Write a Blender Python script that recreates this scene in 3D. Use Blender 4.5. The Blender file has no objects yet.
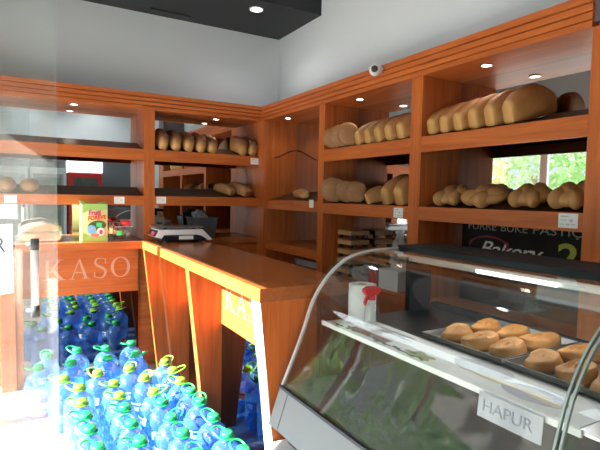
import bpy, bmesh, math, random
from mathutils import Vector, Matrix, Euler
random.seed(7)
PI = math.pi
sc = bpy.context.scene
COL = sc.collection

# ------------------------------------------------------------------ materials
def newmat(name):
    m = bpy.data.materials.new(name); m.use_nodes = True
    nt = m.node_tree; nt.nodes.clear()
    return m, nt, nt.nodes.new('ShaderNodeOutputMaterial')

def N(nt, kind, **kw):
    n = nt.nodes.new(kind)
    for k, v in kw.items():
        if k in n.inputs: n.inputs[k].default_value = v
        else: setattr(n, k, v)
    return n

def plain(name, col, rough=.5, metal=0., emit=None, estr=0., coat=0., var=0.08, vscale=20., bump=0., spec=.5):
    m, nt, out = newmat(name)
    b = N(nt, 'ShaderNodeBsdfPrincipled', Roughness=rough, Metallic=metal)
    b.inputs['Coat Weight'].default_value = coat
    b.inputs['Specular IOR Level'].default_value = spec
    nt.links.new(b.outputs[0], out.inputs[0])
    tc = N(nt, 'ShaderNodeTexCoord')
    no = N(nt, 'ShaderNodeTexNoise', Scale=vscale, Detail=4.)
    nt.links.new(tc.outputs['Object'], no.inputs['Vector'])
    mx = N(nt, 'ShaderNodeMix', data_type='RGBA')
    nt.links.new(no.outputs['Fac'], mx.inputs['Factor'])
    mx.inputs[6].default_value = (*[c*(1-var) for c in col], 1)
    mx.inputs[7].default_value = (*[min(1, c*(1+var)) for c in col], 1)
    nt.links.new(mx.outputs[2], b.inputs['Base Color'])
    if bump:
        bp = N(nt, 'ShaderNodeBump', Strength=bump, Distance=.01)
        nt.links.new(no.outputs['Fac'], bp.inputs['Height'])
        nt.links.new(bp.outputs[0], b.inputs['Normal'])
    if emit:
        b.inputs['Emission Color'].default_value = (*emit, 1)
        b.inputs['Emission Strength'].default_value = estr
    return m

def wood(name, axis, a=(.35, .076, .015), b=(.56, .148, .032), rough=.42):
    m, nt, out = newmat(name)
    p = N(nt, 'ShaderNodeBsdfPrincipled', Roughness=rough)
    p.inputs['Specular IOR Level'].default_value = .3
    nt.links.new(p.outputs[0], out.inputs[0])
    tc = N(nt, 'ShaderNodeTexCoord')
    mp = N(nt, 'ShaderNodeMapping')
    s = [26., 26., 26.]; s[axis] = 1.6
    mp.inputs['Scale'].default_value = s
    nt.links.new(tc.outputs['Object'], mp.inputs[0])
    n1 = N(nt, 'ShaderNodeTexNoise', Scale=1., Detail=6., Roughness=.6, Distortion=.8)
    nt.links.new(mp.outputs[0], n1.inputs['Vector'])
    mp2 = N(nt, 'ShaderNodeMapping')
    s2 = [150., 150., 150.]; s2[axis] = 5.
    mp2.inputs['Scale'].default_value = s2
    nt.links.new(tc.outputs['Object'], mp2.inputs[0])
    n2 = N(nt, 'ShaderNodeTexNoise', Scale=1., Detail=3.)
    nt.links.new(mp2.outputs[0], n2.inputs['Vector'])
    ad = N(nt, 'ShaderNodeMath', operation='MULTIPLY_ADD')
    nt.links.new(n2.outputs['Fac'], ad.inputs[0]); ad.inputs[1].default_value = .35
    nt.links.new(n1.outputs['Fac'], ad.inputs[2])
    cr = N(nt, 'ShaderNodeValToRGB')
    cr.color_ramp.elements[0].position = .42; cr.color_ramp.elements[0].color = (*a, 1)
    cr.color_ramp.elements[1].position = .85; cr.color_ramp.elements[1].color = (*b, 1)
    nt.links.new(ad.outputs[0], cr.inputs[0])
    nt.links.new(cr.outputs[0], p.inputs['Base Color'])
    return m

def schlick(nt, f0=.04, scale=.96):
    lw = N(nt, 'ShaderNodeLayerWeight', Blend=.5)
    pw = N(nt, 'ShaderNodeMath', operation='POWER'); pw.inputs[1].default_value = 5.
    nt.links.new(lw.outputs['Facing'], pw.inputs[0])
    ma = N(nt, 'ShaderNodeMath', operation='MULTIPLY_ADD')
    ma.inputs[1].default_value = scale; ma.inputs[2].default_value = f0
    nt.links.new(pw.outputs[0], ma.inputs[0])
    return ma

def glass(name, tint=(.95, .98, .965), f0=.045, dust_haze=0.):
    m, nt, out = newmat(name)
    t = N(nt, 'ShaderNodeBsdfTransparent', Color=(*tint, 1))
    g = N(nt, 'ShaderNodeBsdfGlossy', Roughness=.015, Color=(1, 1, 1, 1))
    mx = N(nt, 'ShaderNodeMixShader')
    nt.links.new(schlick(nt, f0).outputs[0], mx.inputs[0])
    nt.links.new(t.outputs[0], mx.inputs[1]); nt.links.new(g.outputs[0], mx.inputs[2])
    last = mx
    if dust_haze:
        d0 = N(nt, 'ShaderNodeBsdfDiffuse', Color=(.8, .8, .78, 1)); d1 = N(nt, 'ShaderNodeBsdfTranslucent', Color=(.85, .85, .83, 1))
        d = N(nt, 'ShaderNodeMixShader', Fac=.6); nt.links.new(d0.outputs[0], d.inputs[1]); nt.links.new(d1.outputs[0], d.inputs[2])
        m2 = N(nt, 'ShaderNodeMixShader')
        tc = N(nt, 'ShaderNodeTexCoord')
        no = N(nt, 'ShaderNodeTexNoise', Scale=6., Detail=6.)
        nt.links.new(tc.outputs['Object'], no.inputs['Vector'])
        mu = N(nt, 'ShaderNodeMath', operation='MULTIPLY'); mu.inputs[1].default_value = dust_haze*2
        nt.links.new(no.outputs['Fac'], mu.inputs[0])
        nt.links.new(mu.outputs[0], m2.inputs[0])
        nt.links.new(last.outputs[0], m2.inputs[1]); nt.links.new(d.outputs[0], m2.inputs[2])
        last = m2
    nt.links.new(last.outputs[0], out.inputs[0])
    return m

def pet(name, trans=(.45, .72, 1.), diff=(.16, .46, .92), fac=.5, f0=.06):
    m, nt, out = newmat(name)
    t = N(nt, 'ShaderNodeBsdfTransparent', Color=(*trans, 1))
    d = N(nt, 'ShaderNodeBsdfTranslucent', Color=(*diff, 1))
    d2 = N(nt, 'ShaderNodeBsdfDiffuse', Color=(*diff, 1))
    m0 = N(nt, 'ShaderNodeMixShader', Fac=.45)
    nt.links.new(d.outputs[0], m0.inputs[1]); nt.links.new(d2.outputs[0], m0.inputs[2])
    g = N(nt, 'ShaderNodeBsdfGlossy', Roughness=.08)
    a = N(nt, 'ShaderNodeMixShader', Fac=fac)
    nt.links.new(t.outputs[0], a.inputs[1]); nt.links.new(m0.outputs[0], a.inputs[2])
    b = N(nt, 'ShaderNodeMixShader')
    nt.links.new(schlick(nt, f0, .6).outputs[0], b.inputs[0])
    nt.links.new(a.outputs[0], b.inputs[1]); nt.links.new(g.outputs[0], b.inputs[2])
    nt.links.new(b.outputs[0], out.inputs[0])
    return m

def film(name, col=(.9, .9, .88), fac=.7):
    m, nt, out = newmat(name)
    t = N(nt, 'ShaderNodeBsdfTransparent')
    d = N(nt, 'ShaderNodeBsdfTranslucent', Color=(*col, 1))
    d2 = N(nt, 'ShaderNodeBsdfDiffuse', Color=(*col, 1))
    m0 = N(nt, 'ShaderNodeMixShader', Fac=.5)
    nt.links.new(d.outputs[0], m0.inputs[1]); nt.links.new(d2.outputs[0], m0.inputs[2])
    a = N(nt, 'ShaderNodeMixShader', Fac=fac)
    nt.links.new(t.outputs[0], a.inputs[1]); nt.links.new(m0.outputs[0], a.inputs[2])
    nt.links.new(a.outputs[0], out.inputs[0])
    return m

def mirror(name, col, rough=.015):
    m, nt, out = newmat(name)
    g = N(nt, 'ShaderNodeBsdfPrincipled', Metallic=1., Roughness=rough)
    g.inputs['Base Color'].default_value = (*col, 1)
    nt.links.new(g.outputs[0], out.inputs[0])
    return m

def crust(name, side, top, z0, z1, flour=0., scale=14., ends=0.):
    """bread crust: paler baked sides, darker top (object z), mottled."""
    m, nt, out = newmat(name)
    p = N(nt, 'ShaderNodeBsdfPrincipled', Roughness=.6)
    nt.links.new(p.outputs[0], out.inputs[0])
    tc = N(nt, 'ShaderNodeTexCoord'); sp = N(nt, 'ShaderNodeSeparateXYZ')
    nt.links.new(tc.outputs['Object'], sp.inputs[0])
    no = N(nt, 'ShaderNodeTexNoise', Scale=scale, Detail=6., Roughness=.65)
    nt.links.new(tc.outputs['Object'], no.inputs['Vector'])
    mr = N(nt, 'ShaderNodeMapRange')
    mr.inputs['From Min'].default_value = z0; mr.inputs['From Max'].default_value = z1
    nt.links.new(sp.outputs['Z'], mr.inputs['Value'])
    ad = N(nt, 'ShaderNodeMath', operation='MULTIPLY_ADD'); ad.inputs[1].default_value = .7; ad.inputs[2].default_value = -.35
    nt.links.new(no.outputs['Fac'], ad.inputs[0])
    a2 = N(nt, 'ShaderNodeMath', operation='ADD', use_clamp=True)
    nt.links.new(mr.outputs[0], a2.inputs[0]); nt.links.new(ad.outputs[0], a2.inputs[1])
    mx = N(nt, 'ShaderNodeMix', data_type='RGBA')
    nt.links.new(a2.outputs[0], mx.inputs['Factor'])
    mx.inputs[6].default_value = (*side, 1); mx.inputs[7].default_value = (*top, 1)
    last = mx.outputs[2]
    if ends:   # pale cut-looking ends where the loaves touched in the oven
        ab = N(nt, 'ShaderNodeMath', operation='ABSOLUTE'); nt.links.new(sp.outputs['Y'], ab.inputs[0])
        me = N(nt, 'ShaderNodeMapRange'); me.inputs['From Min'].default_value = ends; me.inputs['From Max'].default_value = ends+.014
        nt.links.new(ab.outputs[0], me.inputs['Value'])
        m3 = N(nt, 'ShaderNodeMix', data_type='RGBA'); nt.links.new(me.outputs[0], m3.inputs['Factor'])
        nt.links.new(last, m3.inputs[6]); m3.inputs[7].default_value = (.58, .32, .105, 1)
        last = m3.outputs[2]
    if flour:
        n2 = N(nt, 'ShaderNodeTexNoise', Scale=9., Detail=8., Roughness=.7)
        nt.links.new(tc.outputs['Object'], n2.inputs['Vector'])
        cr = N(nt, 'ShaderNodeValToRGB')
        cr.color_ramp.elements[0].position = .48; cr.color_ramp.elements[0].color = (0, 0, 0, 1)
        cr.color_ramp.elements[1].position = .7; cr.color_ramp.elements[1].color = (flour,)*3+(1,)
        nt.links.new(n2.outputs['Fac'], cr.inputs[0])
        m2 = N(nt, 'ShaderNodeMix', data_type='RGBA')
        nt.links.new(cr.outputs[0], m2.inputs['Factor'])
        nt.links.new(last, m2.inputs[6]); m2.inputs[7].default_value = (.60, .38, .20, 1)
        last = m2.outputs[2]
    nt.links.new(last, p.inputs['Base Color'])
    bp = N(nt, 'ShaderNodeBump', Strength=.35, Distance=.006)
    nt.links.new(no.outputs['Fac'], bp.inputs['Height']); nt.links.new(bp.outputs[0], p.inputs['Normal'])
    return m

def tiles(name):
    m, nt, out = newmat(name)
    p = N(nt, 'ShaderNodeBsdfPrincipled', Roughness=.35)
    nt.links.new(p.outputs[0], out.inputs[0])
    tc = N(nt, 'ShaderNodeTexCoord')
    br = N(nt, 'ShaderNodeTexBrick', Scale=1., offset=0.)
    br.inputs['Brick Width'].default_value = .45; br.inputs['Row Height'].default_value = .45
    br.inputs['Mortar Size'].default_value = .004
    br.inputs['Color1'].default_value = (.47, .455, .43, 1); br.inputs['Color2'].default_value = (.43, .415, .39, 1)
    br.inputs['Mortar'].default_value = (.3, .28, .26, 1)
    nt.links.new(tc.outputs['Object'], br.inputs['Vector'])
    no = N(nt, 'ShaderNodeTexNoise', Scale=5., Detail=5.)
    nt.links.new(tc.outputs['Object'], no.inputs['Vector'])
    mx = N(nt, 'ShaderNodeMix', data_type='RGBA', blend_type='MULTIPLY'); mx.inputs['Factor'].default_value = .25
    nt.links.new(br.outputs['Color'], mx.inputs[6]); nt.links.new(no.outputs['Color'], mx.inputs[7])
    nt.links.new(mx.outputs[2], p.inputs['Base Color'])
    return m

WX, WY, WZ = wood('cherry_wood_x', 0), wood('cherry_wood_y', 1), wood('cherry_wood_z', 2)
TOPW = wood('shaded_worktop_wood', 1, (.27, .072, .02), (.38, .115, .032), .2)  # same cherry wood, with the top's shade darkened into the colour
WHITE = plain('white_paint', (.71, .76, .79), .6, var=.02, vscale=2)
CEILW = plain('ceiling_white', (.42, .43, .44), .7, var=.02, vscale=2)
DARKC = plain('charcoal_ceiling', (.013, .015, .019), .55, var=.1)
GREYW = plain('grey_wall', (.12, .14, .15), .6, var=.05, vscale=3)
FLOOR = tiles('floor_tiles')
PAVE = plain('pavement', (.5, .48, .45), .8, var=.12, vscale=2)
DARKB = plain('dark_brown_board', (.075, .030, .016), .45, var=.15, spec=.3)
MIRR = mirror('mirror_glass', (.72, .75, .75))
DMIRR = mirror('dark_mirror', (.13, .125, .14), .02)
GLASS = glass('clear_glass')
CASEG = glass('case_glass', (.955, .975, .968), .03, .006)
DOORG = glass('door_glass', (.96, .985, .98), .045, .03)  # dust on the leaf also stands in for sun glare haze
WING = glass('window_glass', (.98, .99, .985), .04)
BLACK = plain('black_plastic', (.012, .013, .015), .4)
BLUEBLK = plain('dark_bluish_metal', (.013, .018, .023), .6, spec=.2)
STEEL = plain('brushed_steel', (.52, .53, .54), .28, 1., var=.05, vscale=60)
TRAYM = plain('dull_tray_metal', (.20, .20, .195), .4, .7, var=.1)
GREYM = plain('silver_grey_paint', (.20, .215, .235), .35, .3, var=.03)
ALU = plain('light_aluminium', (.75, .76, .75), .3, .4, var=.03)
WPLA = plain('white_plastic', (.8, .8, .79), .35, var=.02)
DGREY = plain('dark_grey_plastic', (.06, .065, .07), .5)
FROST = plain('frosted_lettering', (.58, .31, .20), .6, var=.02)
PAPER = plain('white_paper', (.82, .82, .8), .7, var=.02)
LAMP = plain('lamp_lens', (1, .95, .85), .4, emit=(1, .9, .72), estr=14)
LAMPC = plain('cool_lamp_lens', (1, 1, 1), .4, emit=(.85, .95, 1), estr=12)
TUBE = plain('lamp_tube', (1, 1, 1), .4, emit=(1, 1, .97), estr=3.0)
CHROME = plain('chrome_ring', (.7, .7, .7), .15, 1.)
TIN = crust('tin_loaf_crust', (.58, .31, .10), (.17, .06, .02), .055, .13)
TINB = crust('pale_loaf_crust', (.52, .25, .075), (.30, .11, .028), .035, .13, ends=.118)
ROUND = crust('floury_round_crust', (.40, .20, .075), (.28, .12, .04), -.05, .16, .6)
RUSTIC = crust('rustic_crust', (.42, .21, .08), (.33, .15, .05), .0, .12, .3)
BRAID = crust('braided_crust', (.56, .30, .10), (.33, .135, .035), .02, .09)
PIE = crust('pie_crust', (.52, .27, .07), (.36, .145, .028), .0, .05, scale=25)
JUG = pet('blue_jug_plastic', (.50, .72, .99), (.19, .50, .90), .26, .10)
JUGC = pet('pale_bottle_plastic', (.62, .88, 1.), (.30, .66, .9), .5)
GREENC = plain('green_cap_plastic', (.012, .36, .11), .35, var=.05)
LIMEC = plain('lime_cap_plastic', (.16, .42, .035), .35, var=.05)
LABEL = plain('bottle_label', (.78, .84, .88), .5)
LBLUE = plain('label_print', (.05, .12, .42), .5)
PRINT = plain('grey_print', (.25, .27, .31), .6)
RED = plain('red_plastic', (.62, .03, .035), .35)
FRRED = plain('red_enamel', (.55, .02, .035), .3)
PINK = plain('pink_print', (.62, .02, .18), .5)
ORANGE = plain('orange_print', (.72, .09, .015), .5)
BGREEN = plain('light_green_print', (.34, .58, .15), .45, var=.15)
BYEL = plain('pale_yellow_print', (.74, .72, .30), .45, var=.1)
NEON = plain('neon_green_sticker', (.05, .75, .18), .5)
SKYB = plain('sky_blue_print', (.22, .5, .75), .5)
DARKP = plain('dark_olive_print', (.09, .12, .05), .5)
BAGW = film('thin_white_bag', (.82, .83, .84), .62)
CLEARF = film('clear_bread_bag', (.9, .9, .88), .22)
CUPG = glass('cup_plastic', (.93, .95, .94), .09)
CARD = plain('pale_wooden_slats', (.50, .26, .11), .6, var=.15, vscale=30)
SIGNB = plain('black_sign_board', (.012, .012, .013), .6, spec=.15)
SIGNG = plain('sign_grey_lettering', (.36, .37, .38), .5)
OLIVE = plain('sign_yellow_green', (.42, .46, .06), .5)
SWRED = plain('sign_red', (.30, .03, .05), .5)
BAGU = plain('printed_baguette', (.62, .50, .32), .6)
LGREY = plain('printed_pale_grey', (.52, .53, .56), .6)
BRICK = plain('printed_brown_red', (.33, .14, .11), .6)
LEAF1 = plain('leaf_green', (.16, .30, .08), .6, var=.3, vscale=3)
LEAF2 = plain('pale_leaf_green', (.26, .38, .13), .6, var=.3, vscale=3)
BARK = plain('bark', (.16, .11, .07), .8)

# ------------------------------------------------------------------ builders
def BM(): return bmesh.new()
def box(bm, x0, x1, y0, y1, z0, z1, bev=0.):
    r = bmesh.ops.create_cube(bm, size=1.)
    for v in r['verts']:
        v.co = Vector(((x0+x1)/2+v.co.x*(x1-x0), (y0+y1)/2+v.co.y*(y1-y0), (z0+z1)/2+v.co.z*(z1-z0)))
    if bev:
        es = list({e for v in r['verts'] for e in v.link_edges})
        bmesh.ops.bevel(bm, geom=es, offset=bev, segments=2, affect='EDGES', profile=.5)
    return bm
def prism(bm, pts, off):
    off = Vector(off)
    a = [bm.verts.new(p) for p in pts]; b = [bm.verts.new(Vector(p)+off) for p in pts]
    n = len(a)
    f = [bm.faces.new(a), bm.faces.new(b[::-1])]
    for i in range(n): f.append(bm.faces.new((a[i], b[i], b[(i+1) % n], a[(i+1) % n])))
    bmesh.ops.recalc_face_normals(bm, faces=f)
    return bm
def loft(bm, rings, cap=True, closed=True):
    vs = [[bm.verts.new(p) for p in r] for r in rings]
    fs = []
    for i in range(len(vs)-1):
        n = len(vs[i])
        for j in range(n if closed else n-1):
            k = (j+1) % n
            fs.append(bm.faces.new((vs[i][j], vs[i][k], vs[i+1][k], vs[i+1][j])))
    if cap:
        fs.append(bm.faces.new(vs[0][::-1])); fs.append(bm.faces.new(vs[-1]))
    bmesh.ops.recalc_face_normals(bm, faces=fs)
    return bm
def tube(bm, pts, r, seg=8, closed=False):
    pts = [Vector(p) for p in pts]; n = len(pts); rings = []
    up = None
    for i, p in enumerate(pts):
        if closed: d = pts[(i+1) % n]-pts[i-1]
        else: d = pts[min(i+1, n-1)]-pts[max(i-1, 0)]
        d.normalize()
        if up is None: up = d.orthogonal().normalized()
        up = (up-d*up.dot(d)).normalized()
        s = d.cross(up)
        rings.append([p+(up*math.cos(2*PI*k/seg)+s*math.sin(2*PI*k/seg))*r for k in range(seg)])
    if closed:
        rings.append(rings[0]); loft(bm, rings, False); bmesh.ops.remove_doubles(bm, verts=bm.verts, dist=1e-6)
    else: loft(bm, rings)
    return bm
def lathe(bm, prof, c=(0, 0, 0), seg=20, cap=True):
    c = Vector(c)
    return loft(bm, [[c+Vector((max(r, 1e-4)*math.cos(2*PI*k/seg), max(r, 1e-4)*math.sin(2*PI*k/seg), z)) for k in range(seg)] for r, z in prof], cap)
def ell(bm, c, r, u=14, v=9, rot=None):
    q = bmesh.ops.create_uvsphere(bm, u_segments=u, v_segments=v, radius=1.)
    R = rot.to_matrix() if rot else Matrix.Identity(3)
    for w in q['verts']:
        w.co = Vector(c)+R @ Vector((w.co.x*r[0], w.co.y*r[1], w.co.z*r[2]))
    return bm
def jitter(bm, amt, sc_=1., seed=0):
    from mathutils import noise
    for v in bm.verts:
        v.co += Vector(noise.noise_vector(v.co*sc_+Vector((seed, seed*2.3, 0))))*amt

def wloc(o):
    v = Vector((0, 0, 0))
    while o is not None: v += o.location; o = o.parent
    return v
def obj(name, bm, mat, parent=None, smooth=False, loc=None, label=None):
    me = bpy.data.meshes.new(name)
    off = wloc(parent) if parent is not None else Vector(loc or (0, 0, 0))
    bmesh.ops.translate(bm, verts=bm.verts, vec=-off)
    bm.to_mesh(me); bm.free()
    me.materials.append(mat)
    if smooth:
        for p in me.polygons: p.use_smooth = True
    if smooth == 'sharp': me.set_sharp_from_angle(angle=.6)
    o = bpy.data.objects.new(name, me); COL.objects.link(o)
    if parent is not None: o.parent = parent
    else: o.location = off
    if label: o['label'] = label
    return o
def tag(o, label, cat, group=None):
    o['label'] = label; o['category'] = cat
    if group: o['group'] = group
    return o
def thing(name, label, cat, loc, group=None):
    o = bpy.data.objects.new(name, None); COL.objects.link(o); o.location = loc
    o.empty_display_size = .05
    return tag(o, label, cat, group)
def struct(name, bm, mat, parent=None):
    o = obj(name, bm, mat, parent)
    if parent is None: o['kind'] = 'structure'
    return o
def dup(root, loc, rot=(0, 0, 0), label=None, scale=None, group=None):
    def cp(o, par):
        c = o.copy(); COL.objects.link(c); c.parent = par
        for ch in list(o.children): cp(ch, c)
        return c
    r = cp(root, None)
    r.location = loc; r.rotation_euler = rot
    if scale: r.scale = scale
    if label: r['label'] = label
    if group: r['group'] = group
    return r
class Proto:
    """first placement moves the prototype itself, later ones copy it"""
    def __init__(s, root): s.root, s.used = root, False
    def put(s, loc, rot=(0, 0, 0), label=None, scale=(1, 1, 1), group=None):
        if s.used: return dup(s.root, loc, rot, label, scale, group)
        s.used = True; o = s.root
        o.location = loc; o.rotation_euler = rot; o.scale = scale
        if label: o['label'] = label
        if group: o['group'] = group
        return o

def textmesh(s, size, ext, align='LEFT', shear=0., spacing=1., offset=0.):
    cu = bpy.data.curves.new('t', 'FONT'); cu.body = s; cu.size = size; cu.extrude = ext
    cu.align_x = align; cu.shear = shear; cu.space_character = spacing; cu.offset = offset
    cu.resolution_u = 4
    o = bpy.data.objects.new('t', cu); COL.objects.link(o)
    dg = bpy.context.evaluated_depsgraph_get(); dg.update()
    me = bpy.data.meshes.new_from_object(o.evaluated_get(dg))
    bm = BM(); bm.from_mesh(me)
    bpy.data.objects.remove(o); bpy.data.meshes.remove(me); bpy.data.curves.remove(cu)
    return bm
def basis(bm, o, xd, yd, width=None):
    xd = Vector(xd).normalized(); yd = Vector(yd).normalized(); zd = xd.cross(yd)
    if width:
        xs = [v.co.x for v in bm.verts]; w = max(xs)-min(xs)
        for v in bm.verts: v.co.x = (v.co.x-min(xs))*width/w
    M = Matrix((xd, yd, zd)).transposed().to_4x4(); M.translation = Vector(o)
    bmesh.ops.transform(bm, matrix=M, verts=bm.verts)
    return bm

# serif capitals drawn as filled outlines (unit height)
def poly2(bm, pts, x0, e=.02):
    prism(bm, [(x0+x, y, -e/2) for x, y in pts], (0, 0, e))
def ringshape(bm, cx, cy, rx, ry, ix, iy, x0, a0=0., a1=2*PI, e=.02, n=36):
    for k in range(n):
        t0, t1 = a0+(a1-a0)*k/n, a0+(a1-a0)*(k+1)/n
        poly2(bm, [(cx+rx*math.cos(t0), cy+ry*math.sin(t0)), (cx+rx*math.cos(t1), cy+ry*math.sin(t1)),
                   (cx+ix*math.cos(t1), cy+iy*math.sin(t1)), (cx+ix*math.cos(t0), cy+iy*math.sin(t0))], x0, e)
def serif_letter(bm, ch, x0):
    R = lambda a, b, c, d: poly2(bm, [(a, c), (b, c), (b, d), (a, d)], x0)
    if ch == 'A':
        poly2(bm, [(.08, 0), (.13, 0), (.43, .9), (.46, 1), (.42, 1)], x0)
        poly2(bm, [(.40, .93), (.46, 1.02), (.80, 0), (.65, 0)], x0)
        R(.2, .64, .30, .345); R(0, .23, 0, .035); R(.55, .9, 0, .035); return .9
    if ch == 'K':
        R(.12, .25, 0, 1); R(0, .37, 0, .035); R(0, .37, .965, 1)
        poly2(bm, [(.25, .40), (.32, .38), (.72, .97), (.64, .97)], x0)
        poly2(bm, [(.33, .50), (.44, .57), (.86, .02), (.68, .02)], x0)
        R(.55, .85, .965, 1); R(.58, .95, 0, .035); return .93
    if ch == 'O':
        ringshape(bm, .47, .5, .45, .52, .31, .48, x0); return .96
    if ch == 'S':
        n = 40; P = []
        ctrl = [(.53, .72), (.52, .86), (.42, .98), (.28, .99), (.14, .96), (.08, .80), (.12, .66), (.28, .56), (.44, .46), (.53, .34), (.50, .14), (.38, .02), (.24, .01), (.10, .06), (.04, .18), (.04, .30)]
        wid = [.012, .02, .03, .04, .07, .10, .12, .13, .13, .12, .10, .07, .04, .03, .02, .012]
        for i in range(len(ctrl)-1):
            for k in range(4):
                t = k/4; p0 = ctrl[max(i-1, 0)]; p1 = ctrl[i]; p2 = ctrl[i+1]; p3 = ctrl[min(i+2, len(ctrl)-1)]
                f = lambda a, b, c, d: .5*((2*b)+(-a+c)*t+(2*a-5*b+4*c-d)*t*t+(-a+3*b-3*c+d)*t**3)
                P.append((f(p0[0], p1[0], p2[0], p3[0]), f(p0[1], p1[1], p2[1], p3[1]), wid[i]*(1-t)+wid[i+1]*t))
        for a, b in zip(P, P[1:]):
            d = Vector((b[0]-a[0], b[1]-a[1])); d.normalize(); q = Vector((-d.y, d.x))
            poly2(bm, [(a[0]+q.x*a[2]/2, a[1]+q.y*a[2]/2), (b[0]+q.x*b[2]/2, b[1]+q.y*b[2]/2),
                       (b[0]-q.x*b[2]/2, b[1]-q.y*b[2]/2), (a[0]-q.x*a[2]/2, a[1]-q.y*a[2]/2)], x0)
        poly2(bm, [(.50, .70), (.56, .70), (.56, 1.0), (.53, 1.0)], x0); poly2(bm, [(.02, 0), (.05, 0), (.08, .3), (.02, .3)], x0)
        return .6
def serif_word(s, h, o, xd, width, mat, parent, gap=.15):
    x = 0; parts = []
    for ch in s:
        bm = BM(); x += serif_letter(bm, ch, x)+gap; parts.append(bm)
    k = width/(x-gap)
    for bm in parts:
        bmesh.ops.scale(bm, vec=(k, h, .015), verts=bm.verts)
        bmesh.ops.remove_doubles(bm, verts=bm.verts, dist=1e-5)
        obj('letter', basis(bm, o, xd, (0, 0, 1)), mat, parent)

# ------------------------------------------------------------------ room shell
XF = -2.75          # street facade plane
XW, YW = .34, .34   # right wall, back wall
YB = -6.7
struct('floor', box(BM(), XF-.1, XW+.1, YB, YW+.1, -.1, 0), FLOOR)
struct('wall_back', box(BM(), XF-.1, XW+.1, YW, YW+.1, 0, 3.6), WHITE)
struct('wall_right', box(BM(), XW, XW+.1, YB, YW, 0, 3.6), WHITE)
b = box(BM(), XF-.1, XW+.1, YB-.1, YB, 2.35, 3.6); struct('wall_front', b, WHITE)
w = struct('wall_front_lower', box(BM(), XF-.1, XW+.1, YB-.1, YB, 0, 2.35), GREYW)
HZ = 2.195
b = box(BM(), XF-.1, XF, YB, YW, HZ, 3.6)
box(b, XF-.1, XF, YB, -4.45, 0, HZ)
struct('wall_left', b, plain('stone_grey_paint', (.40, .42, .42), .7, var=.03))
struct('ceiling', box(BM(), XF-.1, XW+.1, YB-.1, YW+.1, 3.6, 3.7), CEILW)
struct('ceiling_soffit', box(BM(), XF, XW, -.483, YW, 3.128, 3.6), DARKC)
struct('sun_blocker_outside', prism(BM(), [(XF-.1, -5.6, 2.50), (XF-.1, -5.6, 2.55), (-4.3, -5.6, 2.50), (-4.3, -5.6, 2.45)], (0, 3.20, 0)), plain('sun_blocker_canvas', (.45, .42, .38), .8))  # unseen awning shape, added to keep sun off the display case
struct('ground_outside', box(BM(), -30, XF-.1, -25, 25, -.2, -.05), PAVE)
# shop window: frame with panes, one slim mullion placed to shade a counter fin
for i, (a, c) in enumerate(((-4.45, -3.5), (-3.5, -2.57), (-2.57, -.665), (-.665, YW))):
    f = BM(); t = .045
    box(f, XF-.06, XF-.02, a, a+t, 0, HZ); box(f, XF-.06, XF-.02, c-t, c, 0, HZ)
    box(f, XF-.06, XF-.02, a+t, c-t, 0, .06); box(f, XF-.06, XF-.02, a+t, c-t, HZ-.04, HZ)
    wf = struct('window_%d' % (i+1), f, ALU)
    obj('pane', box(BM(), XF-.045, XF-.037, a+t, c-t, .06, HZ-.04), WING, wf)

# ceiling fittings on the soffit
t = thing('ceiling_downlight', 'round cool white downlight recessed in the black ceiling', 'ceiling light', (-.215, -.30, 3.128))
obj('trim_ring', lathe(BM(), [(.048, 3.128), (.062, 3.128), (.062, 3.120), (.048, 3.120), (.048, 3.128)], (-.215, -.30, 0), 24, False), WPLA, t)
obj('lens', lathe(BM(), [(.047, 3.127), (.047, 3.122)], (-.215, -.30, 0), 24), LAMPC, t)
t = thing('ceiling_vent', 'black slatted air vent in the black ceiling', 'vent', (-.82, .24, 3.128))
b = BM()
for a in ((-1.01, -.65, .18, .195), (-1.01, -.65, .29, .305), (-1.01, -.995, .195, .29), (-.665, -.65, .195, .29)): box(b, *a, 3.116, 3.128)
obj('frame', b, BLACK, t)
b = BM()
for k in range(6):
    y = .205+k*.0155; box(b, -.995, -.665, y, y+.006, 3.118, 3.128)
obj('slats', b, DGREY, t)

# ------------------------------------------------------------------ wall shelving
ZT, ZC, ZP = 2.3485, 2.212, 2.212
def cornice_profile():
    h = ZT-ZC; p = []
    # fascia with three narrow grooves: (depth in front, z)
    z = [ZC, ZC+h*.22, ZC+h*.47, ZC+h*.73]
    pts = [(0, ZC)]
    for g in z[1:]:
        pts += [(0, g-.004), (.012, g-.002), (.012, g+.002), (0, g+.004)]
    pts += [(0, ZT), (.05, ZT), (.05, ZC)]
    return pts
PR = cornice_profile()

back = thing('wall_shelving', 'cherry wood wall shelving with mirror backs along the back wall, left of the corner', 'shelving', (-1.3, .15, 0))
XL = -2.62
obj('cornice', prism(BM(), [(XL, -.012+d, z) for d, z in PR], (abs(XL)+.03, 0, 0)), WX, back)
obj('canopy', box(BM(), XL, -.0, .04, .335, ZC, ZC+.02), WX, back)
obj('side_panel', box(BM(), XL, XL+.09, 0, .33, 0, ZC), WZ, back)
obj('side_panel', box(BM(), -1.104, -1.015, 0, .29, 1.105, ZC), WZ, back)
obj('side_panel', box(BM(), -.03, 0, -.125, .29, 0, ZC), WZ, back)
TILT = .30
def shelf_x(x0, x1, z0, z1):
    f = obj('shelf', box(BM(), x0, x1, 0, .02, z0, z1, .002), WX, back)
    b = prism(BM(), [(x0, .02, z1-.032), (x0, .02, z1-.006), (x0, .288, z1-.006+.268*TILT), (x0, .288, z1-.032+.268*TILT)], (x1-x0, 0, 0))
    obj('inclined_board', b, DARKB, f)
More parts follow.
